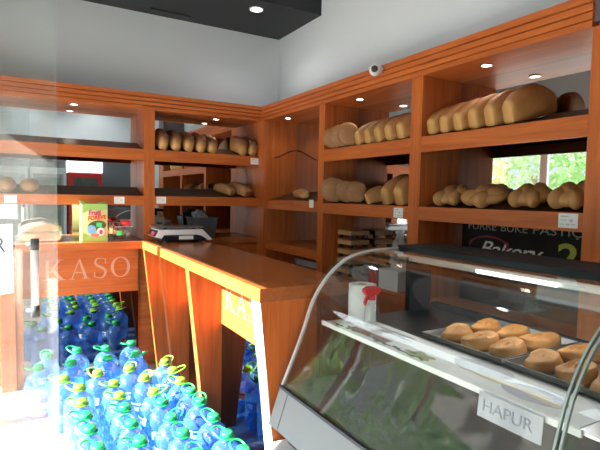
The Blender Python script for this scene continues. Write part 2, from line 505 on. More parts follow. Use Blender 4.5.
def shelf_y(y0, y1, z0, z1):
    f = obj('shelf', box(BM(), 0, .02, y0, y1, z0, z1, .002), WY, right)
    b = prism(BM(), [(.02, y0, z1-.032), (.02, y0, z1-.006), (.313, y0, z1-.006+.293*TILT), (.313, y0, z1-.032+.293*TILT)], (0, y1-y0, 0))
    obj('inclined_board', b, DARKB, f)
for z0, z1 in ((1.781, 1.877), (1.399, 1.48)):
    shelf_x(XL+.09, -1.104, z0, z1); shelf_x(-1.015, -.03, z0, z1)
obj('mirror', box(BM(), XL+.09, -1.104, .29, .31, 1.105, ZC), MIRR, back)
obj('mirror', box(BM(), -1.015, -.03, .29, .31, 1.105, ZC), MIRR, back)
obj('base_cabinet', box(BM(), XL+.09, -.03, .02, .33, 0, 1.06), WX, back)

right = thing('wall_shelving', 'cherry wood wall shelving with mirror backs along the right wall, behind the display case', 'shelving', (.15, -1.6, 0))
YE = -3.114
obj('cornice', prism(BM(), [(-.012+d, YE, z) for d, z in PR], (0, abs(YE)+.03-.042, 0)), WY, right)
obj('canopy', box(BM(), .04, .335, -3.25, -.0, ZC, ZC+.02), WY, right)
obj('side_panel', box(BM(), 0, .315, -.125, -.1, 0, ZC), WZ, right)
obj('side_panel', box(BM(), 0, .315, -1.109, -1.031, 0, ZC), WZ, right)
obj('side_panel', box(BM(), 0, .315, -2.151, -2.059, 0, ZC), WZ, right)
obj('side_panel', box(BM(), 0, .335, -3.40, -3.112, 0, ZC), WZ, right)
for (ya, yb) in ((-2.059, -1.109), (-3.112, -2.151)):
    shelf_y(ya, yb, 1.772, 1.863); shelf_y(ya, yb, 1.375, 1.456)
shelf_y(-1.031, -.125, 1.378, 1.466)
obj('shelf', box(BM(), 0, .315, -1.031, -.125, 1.00, 1.073, .002), WY, right)
obj('shelf', box(BM(), 0, .315, -2.059, -1.109, .84, .90, .002), WY, right)
obj('shelf', box(BM(), 0, .315, -3.112, -2.151, .84, .90, .002), WY, right)
for (ya, yb) in ((-1.031, -.125), (-2.059, -1.109), (-3.112, -2.151)):
    obj('mirror', box(BM(), .315, .335, ya, yb, .90, ZC), MIRR, right)
obj('base_cabinet', box(BM(), .02, .335, -3.112, -.03, 0, .84), WZ, right)
b = tube(BM(), [(.075, -.13, 1.865), (.12, -.13, 1.875), (.20, -.13, 1.915), (.26, -.13, 1.94), (.305, -.13, 1.945)], .004)
obj('cord', b, BLACK, right, True)
# trim above the end of the right shelving
struct('trim_right', box(BM(), .0, XW, -3.40, -3.116, ZC+.02, 2.75), plain('dim_plum_panel', (.12, .09, .10), .5))

# small recessed spots, part of the shelving canopy
def spot(parent, x, y):
    r = obj('spotlight', lathe(BM(), [(.024, ZC), (.034, ZC), (.034, ZC-.006), (.026, ZC-.006), (.024, ZC)], (x, y, 0), 20, False), CHROME, parent, True)
    b = lathe(BM(), [(.0239, ZC-.001), (.0239, ZC-.004), (.012, ZC-.007)], (x, y, 0), 16)
    o = obj('lens', b, LAMP, r)
    L = bpy.data.lights.new('spot_lamp', 'SPOT'); L.energy = 1.3; L.color = (1, .86, .66); L.spot_size = 2.2; L.spot_blend = .7; L.shadow_soft_size = .025
    lo = bpy.data.objects.new('spot_lamp', L); COL.objects.link(lo); lo.location = (x, y, ZC-.02)
for x, y in ((-1.635, .105), (-.418, .13)): spot(back, x, y)
for x, y in ((.1, -.335), (.11, -1.40), (.11, -2.50)): spot(right, x, y)

# ------------------------------------------------------------------ counter
ZK = 1.1045
ctr = thing('shop_counter', 'orange cherry wood L shaped shop counter with dark mirror front panels and etched lettering', 'counter', (-1.1, -1.0, 0))
XA, XB, YEND, YWG = -1.146, -.64, -2.42, -.15
top = [(-2.06, YWG), (XA, YWG), (XA, YEND), (-.67, YEND), (XB, -1.6), (XB, -.004), (-.03, -.004), (-.03, .289), (-2.06, .289)]
b = prism(BM(), [(x, y, ZK-.06) for x, y in top], (0, 0, .06))
obj('worktop', b, TOPW, ctr)
obj('edge_strip', box(BM(), XA-.003, XA, YEND, YWG, ZK-.06, ZK-.001), WY, ctr)  # lighter wood than the top, so the sunlit edge reads brighter
obj('edge_strip', box(BM(), -2.06, XA-.003, YWG-.003, YWG, ZK-.06, ZK-.001), WX, ctr)
def fin(y0, y1, zt=ZK-.06, xi=-.86, label=None):
    b = prism(BM(), [(XA+.002, y0, zt), (xi, y0, zt), (xi, y0, 0), (XA+.118, y0, 0)], (0, y1-y0, 0))
    return obj('fin', b, WZ, ctr)
fin(-.19, -.13); fin(-.72, -.66); fin(-1.40, -1.33)
fin(YEND, YEND+.085)
obj('edge_band', prism(BM(), [(XA+.001, YEND-.001, ZK-.062), (XA+.117, YEND-.001, 0.001), (XA+.113, YEND-.001, 0.001), (XA-.002, YEND-.001, ZK-.062)], (0, .087, 0)), WPLA, ctr, label='white edge band')
def fin_x(x0, x1):
    b = prism(BM(), [(x0, YWG+.002, ZK-.06), (x0, .0, ZK-.06), (x0, .0, 0), (x0, YWG+.07, 0)], (x1-x0, 0, 0))
    obj('fin', b, WZ, ctr)
fin_x(-2.055, -2.015)
obj('header_panel', box(BM(), -2.015, -1.155, -.018, 0, .672, ZK-.06), WX, ctr)
obj('mirror_panel', box(BM(), -2.015, -1.155, -.012, 0, .03, .672), DMIRR, ctr)
for (ya, yb) in ((-.66, -.19), (-1.33, -.72), (YEND+.085, -1.40)):
    obj('header_panel', box(BM(), -.93, -.90, ya, yb, .69, ZK-.06), WY, ctr)
    obj('mirror_panel', box(BM(), -.925, -.90, ya, yb, .03, .69), DMIRR, ctr)
serif_word('KASO', .165, (-1.875, -.0195, .80), (1, 0, 0), .66, FROST, ctr)
serif_word('KASO', .15, (-.9315, -1.46, .80), (0, -1, 0), .66, FROST, ctr)
obj('plinth', box(BM(), -2.01, -.90, .0, .012, 0, .03), WX, ctr)
b = BM(); box(b, -.90, -.86, YEND+.085, -.13, 0, ZK-.06)
obj('back_panel', b, WY, ctr)
# low sunlit block at the left end of the counter
st = thing('side_block', 'pale yellow wooden block at the left end of the counter', 'wooden block', (-2.1, -.07, 0))
obj('body', box(BM(), -2.16, -2.06, -.14, -.01, 0, .97, .003), WZ, st)
obj('cap', box(BM(), -2.165, -2.057, -.145, -.005, .97, .985, .002), WX, st)

# ------------------------------------------------------------------ glass door leaf on the left
E0 = Vector((-1.908, -2.2, 0)); DD = Vector((-.80, -.60, 0)); DN = Vector((-.60, .80, 0))
def leafbox(bm, s0, s1, n0, n1, z0, z1):
    c = [E0+DD*s0+DN*n0, E0+DD*s1+DN*n0, E0+DD*s1+DN*n1, E0+DD*s0+DN*n1]
    return prism(bm, [(p.x, p.y, z0) for p in c], (0, 0, z1-z0))
door = struct('door_1', leafbox(BM(), 0, 1.0, -.005, .005, .01, 2.5), DOORG)
h0 = .13
b = BM()
hc = E0+DD*h0-DN*.045
tube(b, [(hc.x, hc.y, 1.06), (hc.x, hc.y, 1.325)], .013, 12)
hd = obj('door_handle', b, WPLA, door, True)
for z in (1.07, 1.31):
    b = BM(); e = E0+DD*h0
    tube(b, [(e.x-DN.x*.05, e.y-DN.y*.05, z), (e.x-DN.x*.005, e.y-DN.y*.005, z)], .009, 10); obj('handle_bracket', b, DGREY, hd, True)
    b = lathe(BM(), [(.0145, z-.018), (.0145, z+.022)], (hc.x, hc.y, 0), 12); obj('handle_clamp', b, DGREY, hd, True)
b = leafbox(BM(), .185, .85, -.007, -.0055, 1.145, 1.385)
sg = tag(obj('door_notice', b, film('notice_paper', (.9, .9, .9), 1.0), None, False, tuple(E0+DD*.4+Vector((0, 0, 1.145)))), 'white paper notice with blue grey letters on the left glass door', 'notice')
e = E0-DN*.0085
b = basis(textmesh('HAPUR', .075, .0006, 'RIGHT'), e+DD*.212+Vector((0, 0, 1.29)), -DD, (0, 0, 1))
obj('lettering', b, plain('blue_grey_ink', (.12, .2, .3), .6), sg)
b = basis(textmesh('nga 8', .035, .0006, 'RIGHT'), e+DD*.165+Vector((0, 0, 1.362)), -DD, (0, 0, 1))

b.free()

# ------------------------------------------------------------------ display case
CY0, CY1, CYS = -2.475, -4.75, -3.63
ctrl = [(-1.062, .688), (-1.012, .80), (-.965, .913), (-.917, 1.043), (-.84, 1.15), (-.733, 1.227), (-.60, 1.256), (-.435, 1.262)]
def cr(P, n=6):
    o = []
    for i in range(len(P)-1):
        p0, p1, p2, p3 = P[max(i-1, 0)], P[i], P[i+1], P[min(i+2, len(P)-1)]
        for k in range(n):
            t = k/n
            o.append(tuple(.5*((2*p1[j])+(-p0[j]+p2[j])*t+(2*p0[j]-5*p1[j]+4*p2[j]-p3[j])*t*t+(-p0[j]+3*p1[j]-3*p2[j]+p3[j])*t**3) for j in (0, 1)))
    return o+[P[-1]]
PF = cr(ctrl, 14)
def offs(P, d):
    o = []
    for i in range(len(P)):
        a, c = P[max(i-1, 0)], P[min(i+1, len(P)-1)]
        tx, tz = c[0]-a[0], c[1]-a[1]; l = math.hypot(tx, tz)
        o.append((P[i][0]-tz/l*d, P[i][1]+tx/l*d))
    return o
def sweep(P0, P1, y0, y1):
    bm = BM(); n = len(P0)
    vs = [[bm.verts.new((p[0], y, p[1])) for p in P] for P in (P0, P1) for y in (y0, y1)]
    A, B, C, D = vs
    fs = []
    for i in range(n-1):
        for q in ((A, B), (D, C), (B, D), (C, A)):
            fs.append(bm.faces.new((q[0][i], q[0][i+1], q[1][i+1], q[1][i])))
    for i in (0, n-1): fs.append(bm.faces.new((A[i], B[i], D[i], C[i])))
    bmesh.ops.recalc_face_normals(bm, faces=fs)
    return bm
case = thing('display_case', 'refrigerated pastry display case with curved glass front and silver grey base', 'display case', (-.6, -3.4, 0))
obj('front_glass', sweep(PF, offs(PF, -.006), -2.432, CYS+.004), CASEG, case, 'sharp')
obj('front_glass', sweep(PF, offs(PF, -.006), CYS-.004, CY1), CASEG, case, 'sharp')
EDGE = plain('green_glass_edge', (.30, .38, .35), .25)
obj('glass_edge', sweep(offs(PF, .001), offs(PF, -.008), CYS+.004, CYS+.010), EDGE, case)
obj('glass_edge', sweep(offs(PF, .001), offs(PF, -.008), CYS-.010, CYS-.004), EDGE, case)
obj('edge_trim', sweep(offs(PF, .003), offs(PF, -.007), CY0-.004, CY0+.010), ALU, case)
poly = [(x, z) for x, z in offs(PF, -.008)]+[(-.2, 1.235), (-.2, .69)]
obj('end_glass', prism(BM(), [(x, CY0, z) for x, z in poly], (0, .006, 0)), CASEG, case)
obj('front_panel', prism(BM(), [(-1.066, CY0-.062, .680), (-1.116, CY0-.062, .530), (-1.09, CY0-.062, .515), (-1.03, CY0-.062, .66)], (0, CY1-CY0+.062, 0)), GREYM, case)
obj('end_cap', prism(BM(), [(-1.067, CY0+.012, .682), (-1.118, CY0+.012, .530), (-1.09, CY0+.012, .513), (-1.03, CY0+.012, .66)], (0, -.072, 0)), GREYM, case)
obj('gasket', box(BM(), -1.074, -1.045, CY1, CY0+.012, .680, .692), BLACK, case)
obj('recess', box(BM(), -1.03, -.17, CY1, CY0, .43, .684), BLACK, case)
obj('base_board', box(BM(), -1.118, -.16, CY1, CY0+.035, .405, .430, .002), WPLA, case)
obj('wooden_plinth', box(BM(), -1.075, -.16, CY1, CY0+.03, 0, .405), WZ, case)
obj('floor_plate', box(BM(), -1.045, -.17, CY1, CY0, .685, .692), plain('dull_steel', (.19, .20, .205), .35, .6), case)
obj('deck', box(BM(), -.862, -.175, CY1, CY0-.004, .940, .948), STEEL, case)
obj('deck_trim', box(BM(), -.872, -.861, -3.635, CY0-.002, .934, .954, .002), WPLA, case)
for y in (CY0-.03, -3.60):
    obj('deck_bracket', prism(BM(), [(-.85, y, .938), (-.2, y, .938), (-.2, y, .85), (-.3, y, .84)], (0, -.006, 0)), ALU, case)
obj('rear_post', box(BM(), -.385, -.245, CY0-.035, CY0-.004, .948, 1.235), BLUEBLK, case)
obj('rear_post', box(BM(), -.22, -.165, CYS-.04, CYS+.0, .692, 1.235), BLUEBLK, case)
obj('rear_rail', box(BM(), -.205, -.165, CY1, CY0, .948, .975), BLUEBLK, case)
obj('top_slab', box(BM(), -.437, -.155, CY1, CY0+.005, 1.236, 1.276, .003), BLUEBLK, case)
obj('top_trim', box(BM(), -.441, -.425, CY1, CY0, 1.224, 1.236), ALU, case)
obj('lamp_housing', box(BM(), -.40, -.27, CY1, CY0-.036, 1.200, 1.236, .003), ALU, case)
obj('sliding_door', box(BM(), -.185, -.178, -3.05, CY0-.04, .975, 1.236), GLASS, case)
obj('sliding_door', box(BM(), -.198, -.191, -3.62, -3.0, .975, 1.236), GLASS, case)
obj('lamp_tube', tube(BM(), [(-.412, -2.93, 1.213), (-.412, -3.27, 1.213)], .011, 10), TUBE, case, True)

# printed lining paper on the deck
lp = tag(obj('printed_liner', box(BM(), -.860, -.655, -3.62, -2.50, .9485, .9500), PAPER, None, False, (-.76, -3.0, .9485)),
         'white printed liner paper with bread pictures along the case deck', 'paper liner')
def flatp(pts, mat, name, z=.9502):
    return obj(name, prism(BM(), [(x, y, z) for x, y in pts], (0, 0, .0006)), mat, lp)
def oval(cx, cy, rx, ry, rot=0., n=28, wob=0.):
    o = []
    for k in range(n):
        t = 2*PI*k/n; q = 1+wob*math.sin(5*t)
        x, y = rx*q*math.cos(t), ry*q*math.sin(t)
        o.append((cx+x*math.cos(rot)-y*math.sin(rot), cy+x*math.sin(rot)+y*math.cos(rot)))
    return o
flatp([(-.835, -2.62), (-.79, -2.62), (-.79, -2.86), (-.835, -2.86)], BRICK, 'printed_block')
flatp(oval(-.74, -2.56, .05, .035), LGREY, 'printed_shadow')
flatp(oval(-.72, -3.22, .06, .11, 0, wob=.05), LGREY, 'printed_plate')
flatp(oval(-.77, -3.44, .055, .10), plain('printed_mauve', (.40, .38, .47), .6), 'printed_plate')
flatp(oval(-.765, -3.36, .018, .13, .12, wob=.06), BAGU, 'printed_baguette', .9510)
flatp(oval(-.78, -3.47, .016, .065, -.1, wob=.06), BAGU, 'printed_baguette', .9510)
flatp(oval(-.815, -3.03, .030, .06, wob=.25), plain('printed_olive', (.36, .36, .15), .6), 'printed_herbs')
b = BM()
for k in range(26):
    x = -.845+random.random()*.03; y = -2.52-k*.022
    prism(b, oval(x, y, .004+.006*random.random(), .012, random.random()-.5, 6) and [(p[0], p[1], .9504) for p in oval(x, y, .004+.006*random.random(), .014, random.random()-.5, 6)], (0, 0, .0005))
obj('printed_leaves', b, plain('printed_dark_green', (.10, .14, .10), .6), lp)
b = BM()
for k, (x, w_) in enumerate(((-.70, .2), (-.715, .16), (-.73, .22))):
    prism(b, [(x, -2.68, .9504), (x+.006, -2.68, .9504), (x+.006, -2.68-w_, .9504), (x, -2.68-w_, .9504)], (0, 0, .0005))
obj('printed_lines', b, PRINT, lp)

# HAPUR card hung from the deck edge
A = Vector((-.880, -3.345, .950)); B = Vector((-.880, -3.545, .950)); dn = Vector((-.10, 0, -1)).normalized()
nn = (B-A).normalized().cross(-dn).normalized()
pts = [A, B, B+dn*.072, A+dn*.072]
cd = tag(obj('open_card', prism(BM(), pts, nn*.0015), plain('pale_lilac_card', (.44, .45, .51), .6, var=.02), None, False, tuple((A+B)/2+dn*.072)),
         'pale card reading HAPUR hung from the front edge of the case deck', 'sign card')
fr = nn*.0032 if nn.x < 0 else -nn*.0016
b = basis(textmesh('HAPUR', .046, .0005), A+dn*.050+fr+(B-A).normalized()*.018, (B-A), -dn, .155)
obj('lettering', b, PRINT, cd)

# trays of pies
def tray(y0, y1, label):
    t = thing('pastry_tray', label, 'tray', (-.42, (y0+y1)/2, .951), 'steel trays in the display case')
    b = BM()
    x0, x1, z0, z1 = -.645, -.21, .9512, .974
    prism(b, [(x0+.012, y0+.012, z0), (x1-.012, y0+.012, z0), (x1-.012, y1-.012, z0), (x0+.012, y1-.012, z0)], (0, 0, .0015))
    obj('tray_base', b, TRAYM, t)
    b = BM()
    r0 = [(x0+.012, y0+.012, z0), (x1-.012, y0+.012, z0), (x1-.012, y1-.012, z0), (x0+.012, y1-.012, z0)]
    r1 = [(x0, y0, z1), (x1, y0, z1), (x1, y1, z1), (x0, y1, z1)]
    r2 = [(x0-.004, y0-.004, z1), (x1+.004, y0-.004, z1), (x1+.004, y1+.004, z1), (x0-.004, y1+.004, z1)]
    r3 = [(x0+.009, y0+.009, z0), (x1-.009, y0+.009, z0), (x1-.009, y1-.009, z0), (x0+.009, y1-.009, z0)]
    loft(b, [r0, r1, r2, r3], False)
    obj('rim', b, TRAYM, t)
tray(-3.235, -2.87, 'steel tray of oval pies, farther of the two trays in the case')
tray(-3.61, -3.25, 'steel tray of pies, nearer tray beside the glass joint')
def pie_bm(seed, L=.092, W=.050, H=.046):
    bm = BM(); n = 28; rows = 9; random.seed(seed)
    rings = []
    for i in range(rows+1):
        f = i/rows; r = math.sin(f*PI*.5) if i else .02
        z = H*(1-f**4)**.5*(.82+.18*math.sin(f*11+1)) if f < 1 else 0
        ring = []
        for k in range(n):
            a = 2*PI*k/n
            sw = 1+.09*math.sin(2*a+f*9+seed)   # coiled pastry folds
            zz = z*(1+.16*math.sin(a*1+f*14))
            ring.append((L*r*sw*math.cos(a), W*r*sw*math.sin(a), max(zz, 0)))
        rings.append(ring)
    loft(bm, rings, True)
    jitter(bm, .004, 30, seed)
    return bm
pies = []
for sd in (1, 2, 3):
    r = thing('oval_pie', 'x', 'pie', (0, 0, 0), 'golden pies in the case trays')
    obj('crust', pie_bm(sd), PIE, r, True)
    pies.append(Proto(r))
spots = [(-.545, -2.955, .2, 'golden oval pie at the front left corner of the farther tray'),
         (-.37, -2.95, .35, 'golden oval pie at the back left corner of the farther tray'),
         (-.545, -3.065, -.1, 'golden oval pie in the middle of the front row, farther tray'),
         (-.345, -3.06, .1, 'golden oval pie in the middle of the back row, farther tray'),
         (-.53, -3.175, .1, 'golden oval pie at the front right corner of the farther tray'),
         (-.34, -3.17, -.2, 'golden oval pie at the back right corner of the farther tray'),
         (-.545, -3.32, .1, 'golden oval pie at the front left of the nearer tray'),
         (-.35, -3.33, -.15, 'browned pie at the back left of the nearer tray'),
         (-.545, -3.43, .0, 'browned pie in the front middle of the nearer tray'),
         (-.545, -3.54, .15, 'browned pie at the front right of the nearer tray, by the glass joint'),
         (-.35, -3.50, .1, 'browned pie at the back right of the nearer tray')]
for i, (x, y, rz, lab) in enumerate(spots):
    pies[i % 3].put((x, y, .9532), (0, 0, rz+(0 if i % 2 else .12)), lab, group='golden pies in the case trays')

# paper roll and sprayer inside the far end
t = thing('paper_roll', 'white paper towel roll standing at the far end of the display case', 'paper roll', (-.70, -2.545, .951))
b = lathe(BM(), [(.062, .9515), (.062, 1.115), (.022, 1.115), (.022, .9515), (.062, .9515)], (-.70, -2.545, 0), 28, False)
obj('paper', b, PAPER, t, True)
b = lathe(BM(), [(.0215, .952), (.0215, 1.114), (.019, 1.114), (.019, .952), (.0215, .952)], (-.70, -2.545, 0), 20, False)
obj('core', b, CARD, t, True)
t = thing('spray_bottle', 'clear spray bottle with a red trigger in front of the paper roll', 'spray bottle', (-.735, -2.655, .951))
sx, sy = -.735, -2.655
obj('bottle', lathe(BM(), [(.030, .9515), (.031, .96), (.031, 1.02), (.026, 1.045), (.013, 1.06), (.013, 1.075)], (sx, sy, 0), 20), CUPG, t, True)
b = lathe(BM(), [(.016, 1.068), (.016, 1.088)], (sx, sy, 0), 16); obj('collar', b, RED, t, True)
b = BM(); prism(b, [(sx-.030, sy-.012, 1.088), (sx+.020, sy-.012, 1.088), (sx+.040, sy-.012, 1.100), (sx+.036, sy-.012, 1.122), (sx-.020, sy-.012, 1.126), (sx-.042, sy-.012, 1.116), (sx-.042, sy-.012, 1.102)], (0, .024, 0))
obj('spray_head', b, RED, t)
b = BM(); prism(b, [(sx-.026, sy-.006, 1.09), (sx-.040, sy-.006, 1.06), (sx-.034, sy-.006, 1.045), (sx-.028, sy-.006, 1.06), (sx-.016, sy-.006, 1.09)], (0, .012, 0))
obj('trigger', b, RED, t)

# ------------------------------------------------------------------ breads
def loaf_bm(L, W, H, seed, pointed=.25, n=26, m=26, nose=True):
    rings = []
    for i in range(m+1):
        f = math.sin(PI/2*(-1+2*i/m))
        e = (1-abs(f)**(2/pointed)) if abs(f) < 1 else 0
        s = max(e, .0)**.5*.45+.55 if abs(f) < .999 else .50
        s = .74+.26*max(0, 1-abs(f)**4)
        sh = (.62+.38*max(0, 1-abs(f)**2.6)) if nose else (.86+.14*max(0, 1-abs(f)**6))
        ring = []
        for k in range(n):
            a = 2*PI*k/n
            c, q = math.cos(a), math.sin(a)
            x = W/2*math.copysign(abs(c)**.62, c)
            z = H/2*math.copysign(abs(q)**(.85 if q > 0 else .45), q)
            if q > 0: x *= 1+.05*math.sin(PI*q)
            ring.append((x*s, f*L/2, H/2+z*sh-(H/2)*(1-sh)*.8))
        rings.append(ring)
    bm = loft(BM(), rings)
    jitter(bm, .006, 11, seed)
    mz = min(v.co.z for v in bm.verts)
    for v in bm.verts: v.co.z -= mz
    bmesh.ops.bevel(bm, geom=[e for e in bm.edges if all(abs(abs(v.co.y)-L/2) < .01 for v in e.verts)], offset=.006, segments=2, affect='EDGES') if False else None
    return bm
def bread_proto(name, cat, bm, mat, group):
    r = thing(name, 'x', cat, (0, 0, 0), group)
    obj('crust', bm, mat, r, True)
    return Proto(r)
def back_put(P, x, d, zf, rot, lab, scale=(1, 1, 1), group=None):
    M = Matrix.Rotation(math.atan(TILT), 3, 'X') @ Euler(rot).to_matrix()
    return P.put((x, d, zf-.004+(d-.02)*TILT), M.to_euler(), lab, scale, group)
def right_put(P, y, d, zf, rot, lab, scale=(1, 1, 1), group=None):
    M = Matrix.Rotation(-math.atan(TILT), 3, 'Y') @ Euler(rot).to_matrix()
    return P.put((d, y, zf-.004+(d-.02)*TILT), M.to_euler(), lab, scale, group)
ordn = ['first', 'second', 'third', 'fourth', 'fifth', 'sixth', 'seventh', 'eighth']
# back wall, upper shelf: five + two dark-topped tin loaves, ends towards the room
g = 'tin loaves on the top shelf of the back wall'
P1 = bread_proto('tin_loaf', 'bread', loaf_bm(.26, .096, .155, 1, nose=False), TIN, g)
Z1 = 1.877
for i, x in enumerate((-.930, -.818, -.706, -.595, -.488)):
    back_put(P1, x, .145, Z1, (0, 0, .02*(i-2)), 'dark topped tin loaf, %s from the left on the top shelf of the back wall' % ordn[i], (1, 1, 1-.02*i))
back_put(P1, -.190, .145, Z1, (0, 0, .05), 'dark topped tin loaf, left of the pair by the corner', (1, 1, .95))
back_put(P1, -.085, .145, Z1, (0, 0, .0), 'dark topped tin loaf, right of the pair by the corner', (.95, 1, .93))
# back wall, lower shelf
g = 'rustic loaves on the lower shelf of the back wall'
P2 = bread_proto('rustic_loaf', 'bread', loaf_bm(.27, .11, .10, 2), RUSTIC, g)
Z2 = 1.480
back_put(P2, -.325, .15, Z2, (0, 0, .5), 'dusky rustic loaf lying slantwise, leftmost on the lower back shelf', (.85, .8, .95))
back_put(P2, -.18, .145, Z2, (0, 0, .4), 'golden rustic loaf lying slantwise in the middle of the lower back shelf group', (1, .95, 1.12))
back_put(P2, -.078, .18, Z2, (0, 0, .25), 'dark rustic loaf half hidden at the corner end of the lower back shelf', (.7, .75, .85))
# left bay round loaves, leaning upright
def disc_bm(R, T, seed, n=28, m=14):
    rings = []
    for i in range(m+1):
        f = -1+2*i/m
        r = R*(max(0., 1-abs(f)**4))**.5 if 0 < i < m else R*.12
        rings.append([(r*math.cos(2*PI*k/n), f*T/2, r*math.sin(2*PI*k/n)) for k in range(n)])
    bm = loft(BM(), rings); jitter(bm, .006, 12, seed)
    mz = min(v.co.z for v in bm.verts)
    for v in bm.verts: v.co.z -= mz
    return bm
g = 'round loaves standing on edge'
P3 = bread_proto('round_loaf', 'bread', disc_bm(.078, .056, 3), ROUND, g)
DOME = bread_proto('dome_loaf', 'bread', ell(BM(), (0, 0, .0), (.088, .088, .09), 24, 14) and None or (lambda: (lambda bm: (ell(bm, (0, 0, .045), (.088, .11, .062), 24, 14), jitter(bm, .006, 12, 5), bm)[2])(BM()))(), RUSTIC, 'round loaves on the left lower shelf')
back_put(DOME, -2.112, .13, Z2, (0, 0, 0), 'round brown loaf at the far left end of the lower left shelf', (.76, .9, .9))
back_put(DOME, -1.955, .13, Z2, (0, 0, 0), 'round brown loaf, right of the two on the lower left shelf', (.76, .9, .86))
# corner bun
def bun_bm(seed): 
    bm = loaf_bm(.30, .11, .08, seed, m=20)
    return bm
P4 = bread_proto('long_bun', 'bread', bun_bm(9), TINB, 'single bun in the corner bay')
right_put(P4, -.56, .13, 1.4675, (0, 0, -.25), 'pale long bun alone on the corner shelf', (.8, .95, .85))
# right wall bay by the corner, upper: discs then loaves
Z3 = 1.863
for i, (y, x, rz, lean) in enumerate(((-1.175, .06, -.5, -.12), (-1.268, .065, -.5, -.13), (-1.362, .075, -.5, -.13))):
    right_put(P3, y, x, Z3, (lean, 0, rz), 'floury round loaf standing on edge, %s from the corner post on the upper middle shelf' % ordn[i], (1.0, 1.0, 1.05+.04*i))
g = 'pale loaves on the upper middle shelf'
P5 = bread_proto('long_loaf', 'bread', loaf_bm(.27, .098, .135, 6), TINB, g)
for i, y in enumerate((-1.535, -1.645, -1.755, -1.862, -1.975)):
    right_put(P5, y-.01, .15, Z3, (0, 0, PI/2-.24), 'golden long loaf, %s from the left in the row on the upper middle shelf' % ordn[i], (1, 1, 1+.03*i))
# lower middle shelf
Z4 = 1.456
right_put(P3, -1.20, .06, Z4, (-.1, 0, -.55), 'large floury round loaf beside the post on the lower middle shelf', (1.25, 1.5, 1.25), 'floury round loaves on the lower middle shelf')
right_put(P3, -1.365, .065, Z4, (-.12, 0, -.5), 'middle floury round loaf of three on the lower middle shelf', (1, .9, 1.05), 'floury round loaves on the lower middle shelf')
right_put(P3, -1.475, .07, Z4, (-.12, 0, -.5), 'right floury round loaf of three on the lower middle shelf', (1, 1.0, 1.0), 'floury round loaves on the lower middle shelf')
right_put(P5, -1.67, .10, Z4, (0, 0, PI/2-.5), 'short golden loaf lying in the middle of the lower middle shelf', (.95, .65, .78), 'golden loaves on the lower middle shelf')
right_put(P5, -1.855, .15, Z4, (0, 0, PI/2-.1), 'long golden loaf, left of the two against the right post, lower middle shelf', (.9, 1.05, 1.2), 'golden loaves on the lower middle shelf')
right_put(P5, -1.975, .15, Z4, (0, 0, PI/2-.02), 'long golden loaf touching the right post on the lower middle shelf', (1.05, 1.05, 1.25), 'golden loaves on the lower middle shelf')
# right bay upper row
g = 'golden loaves on the upper right shelf'
for i, y in enumerate((-2.218, -2.316, -2.415, -2.517, -2.621, -2.730)):
    right_put(P5, y-.012, .160, Z3, (0, 0, PI/2-.22), 'golden long loaf, %s from the left on the upper right shelf' % ordn[i], (.93, .98, 1.02+.04*i), g)
# right bay lower: braided breads
def braid_bm(seed):
    bm = BM(); random.seed(seed)
    for (x, y, z, a, bb, c, rz) in ((-.055, -.05, .040, .055, .045, .042, .5), (-.055, .05, .042, .055, .045, .042, -.5), (0, -.07, .045, .05, .042, .043, -.4),
                                    (0, .02, .055, .062, .048, .042, .6), (.045, -.03, .045, .055, .045, .044, .4), (.05, .06, .042, .055, .045, .042, -.6), (0, .09, .036, .045, .038, .034, .2), (0, 0, .038, .098, .130, .040, 0)):
        ell(bm, (x, y, z), (a, bb, c), 16, 10, Euler((0, 0, rz)))
    jitter(bm, .004, 20, seed)
    mz = min(v.co.z for v in bm.verts)
    for v in bm.verts: v.co.z -= mz
    return bm
PB = bread_proto('braided_bread', 'bread', braid_bm(4), BRAID, 'braided breads on the lower right shelf')
PB2 = bread_proto('braided_bread', 'bread', braid_bm(8), BRAID, 'braided breads on the lower right shelf')
right_put(PB, -2.315, .12, Z4, (0, 0, .2), 'plump braided bread nearest the left post on the lower right shelf', (1.1, .82, 1.02))
right_put(PB2, -2.545, .12, Z4, (0, 0, -.3), 'plump braided bread, second from the left post on the lower right shelf', (1.1, .90, 1.05))
right_put(PB, -2.79, .13, Z4, (0, 0, .15), 'plump braided bread left of the price tag end of the lower right shelf', (1.05, .76, 1.05))
right_put(PB2, -2.998, .13, Z4, (0, 0, .1), 'plump braided bread above the price tag on the lower right shelf', (1.05, .76, 1.1))

# ------------------------------------------------------------------ price tags
def price_tag(name_lab, c, xd, w=.082, h=.058):
    c = Vector(c); xd = Vector(xd); up = Vector((0, 0, 1)); n = xd.cross(up)
    p = [c-xd*w/2-up*h/2, c+xd*w/2-up*h/2, c+xd*w/2+up*h/2, c-xd*w/2+up*h/2]
    o = obj('price_tag', prism(BM(), [q+n*.0005 for q in p], n*.002), PAPER, None, False, tuple(c-up*h/2))
    tag(o, name_lab, 'price tag', 'white price tags on the shelf edges')
    b = BM(); random.seed(hash(name_lab) % 1000 if False else len(name_lab))
    for zz, s, e, t in ((.30, -.40, .05, .10), (.05, -.40, -.05, .07), (.02, .08, .25, .2), (-.25, -.38, -.2, .06), (-.25, -.1, .1, .09), (-.25, .2, .4, .08)):
        q = [c+xd*w*s+up*h*(zz-t/2), c+xd*w*e+up*h*(zz-t/2), c+xd*w*e+up*h*(zz+t/2), c+xd*w*s+up*h*(zz+t/2)]
        prism(b, [k+n*.0026 for k in q], n*.0004)
    obj('print', b, LGREY, o)
price_tag('white price tag at the far left of the lower left shelf edge', (-2.085, 0, 1.440), (1, 0, 0))
price_tag('white price tag on the lower left shelf edge near the post', (-1.305, 0, 1.440), (1, 0, 0))
price_tag('white price tag right of the post on the lower back shelf edge', (-.958, 0, 1.445), (1, 0, 0))
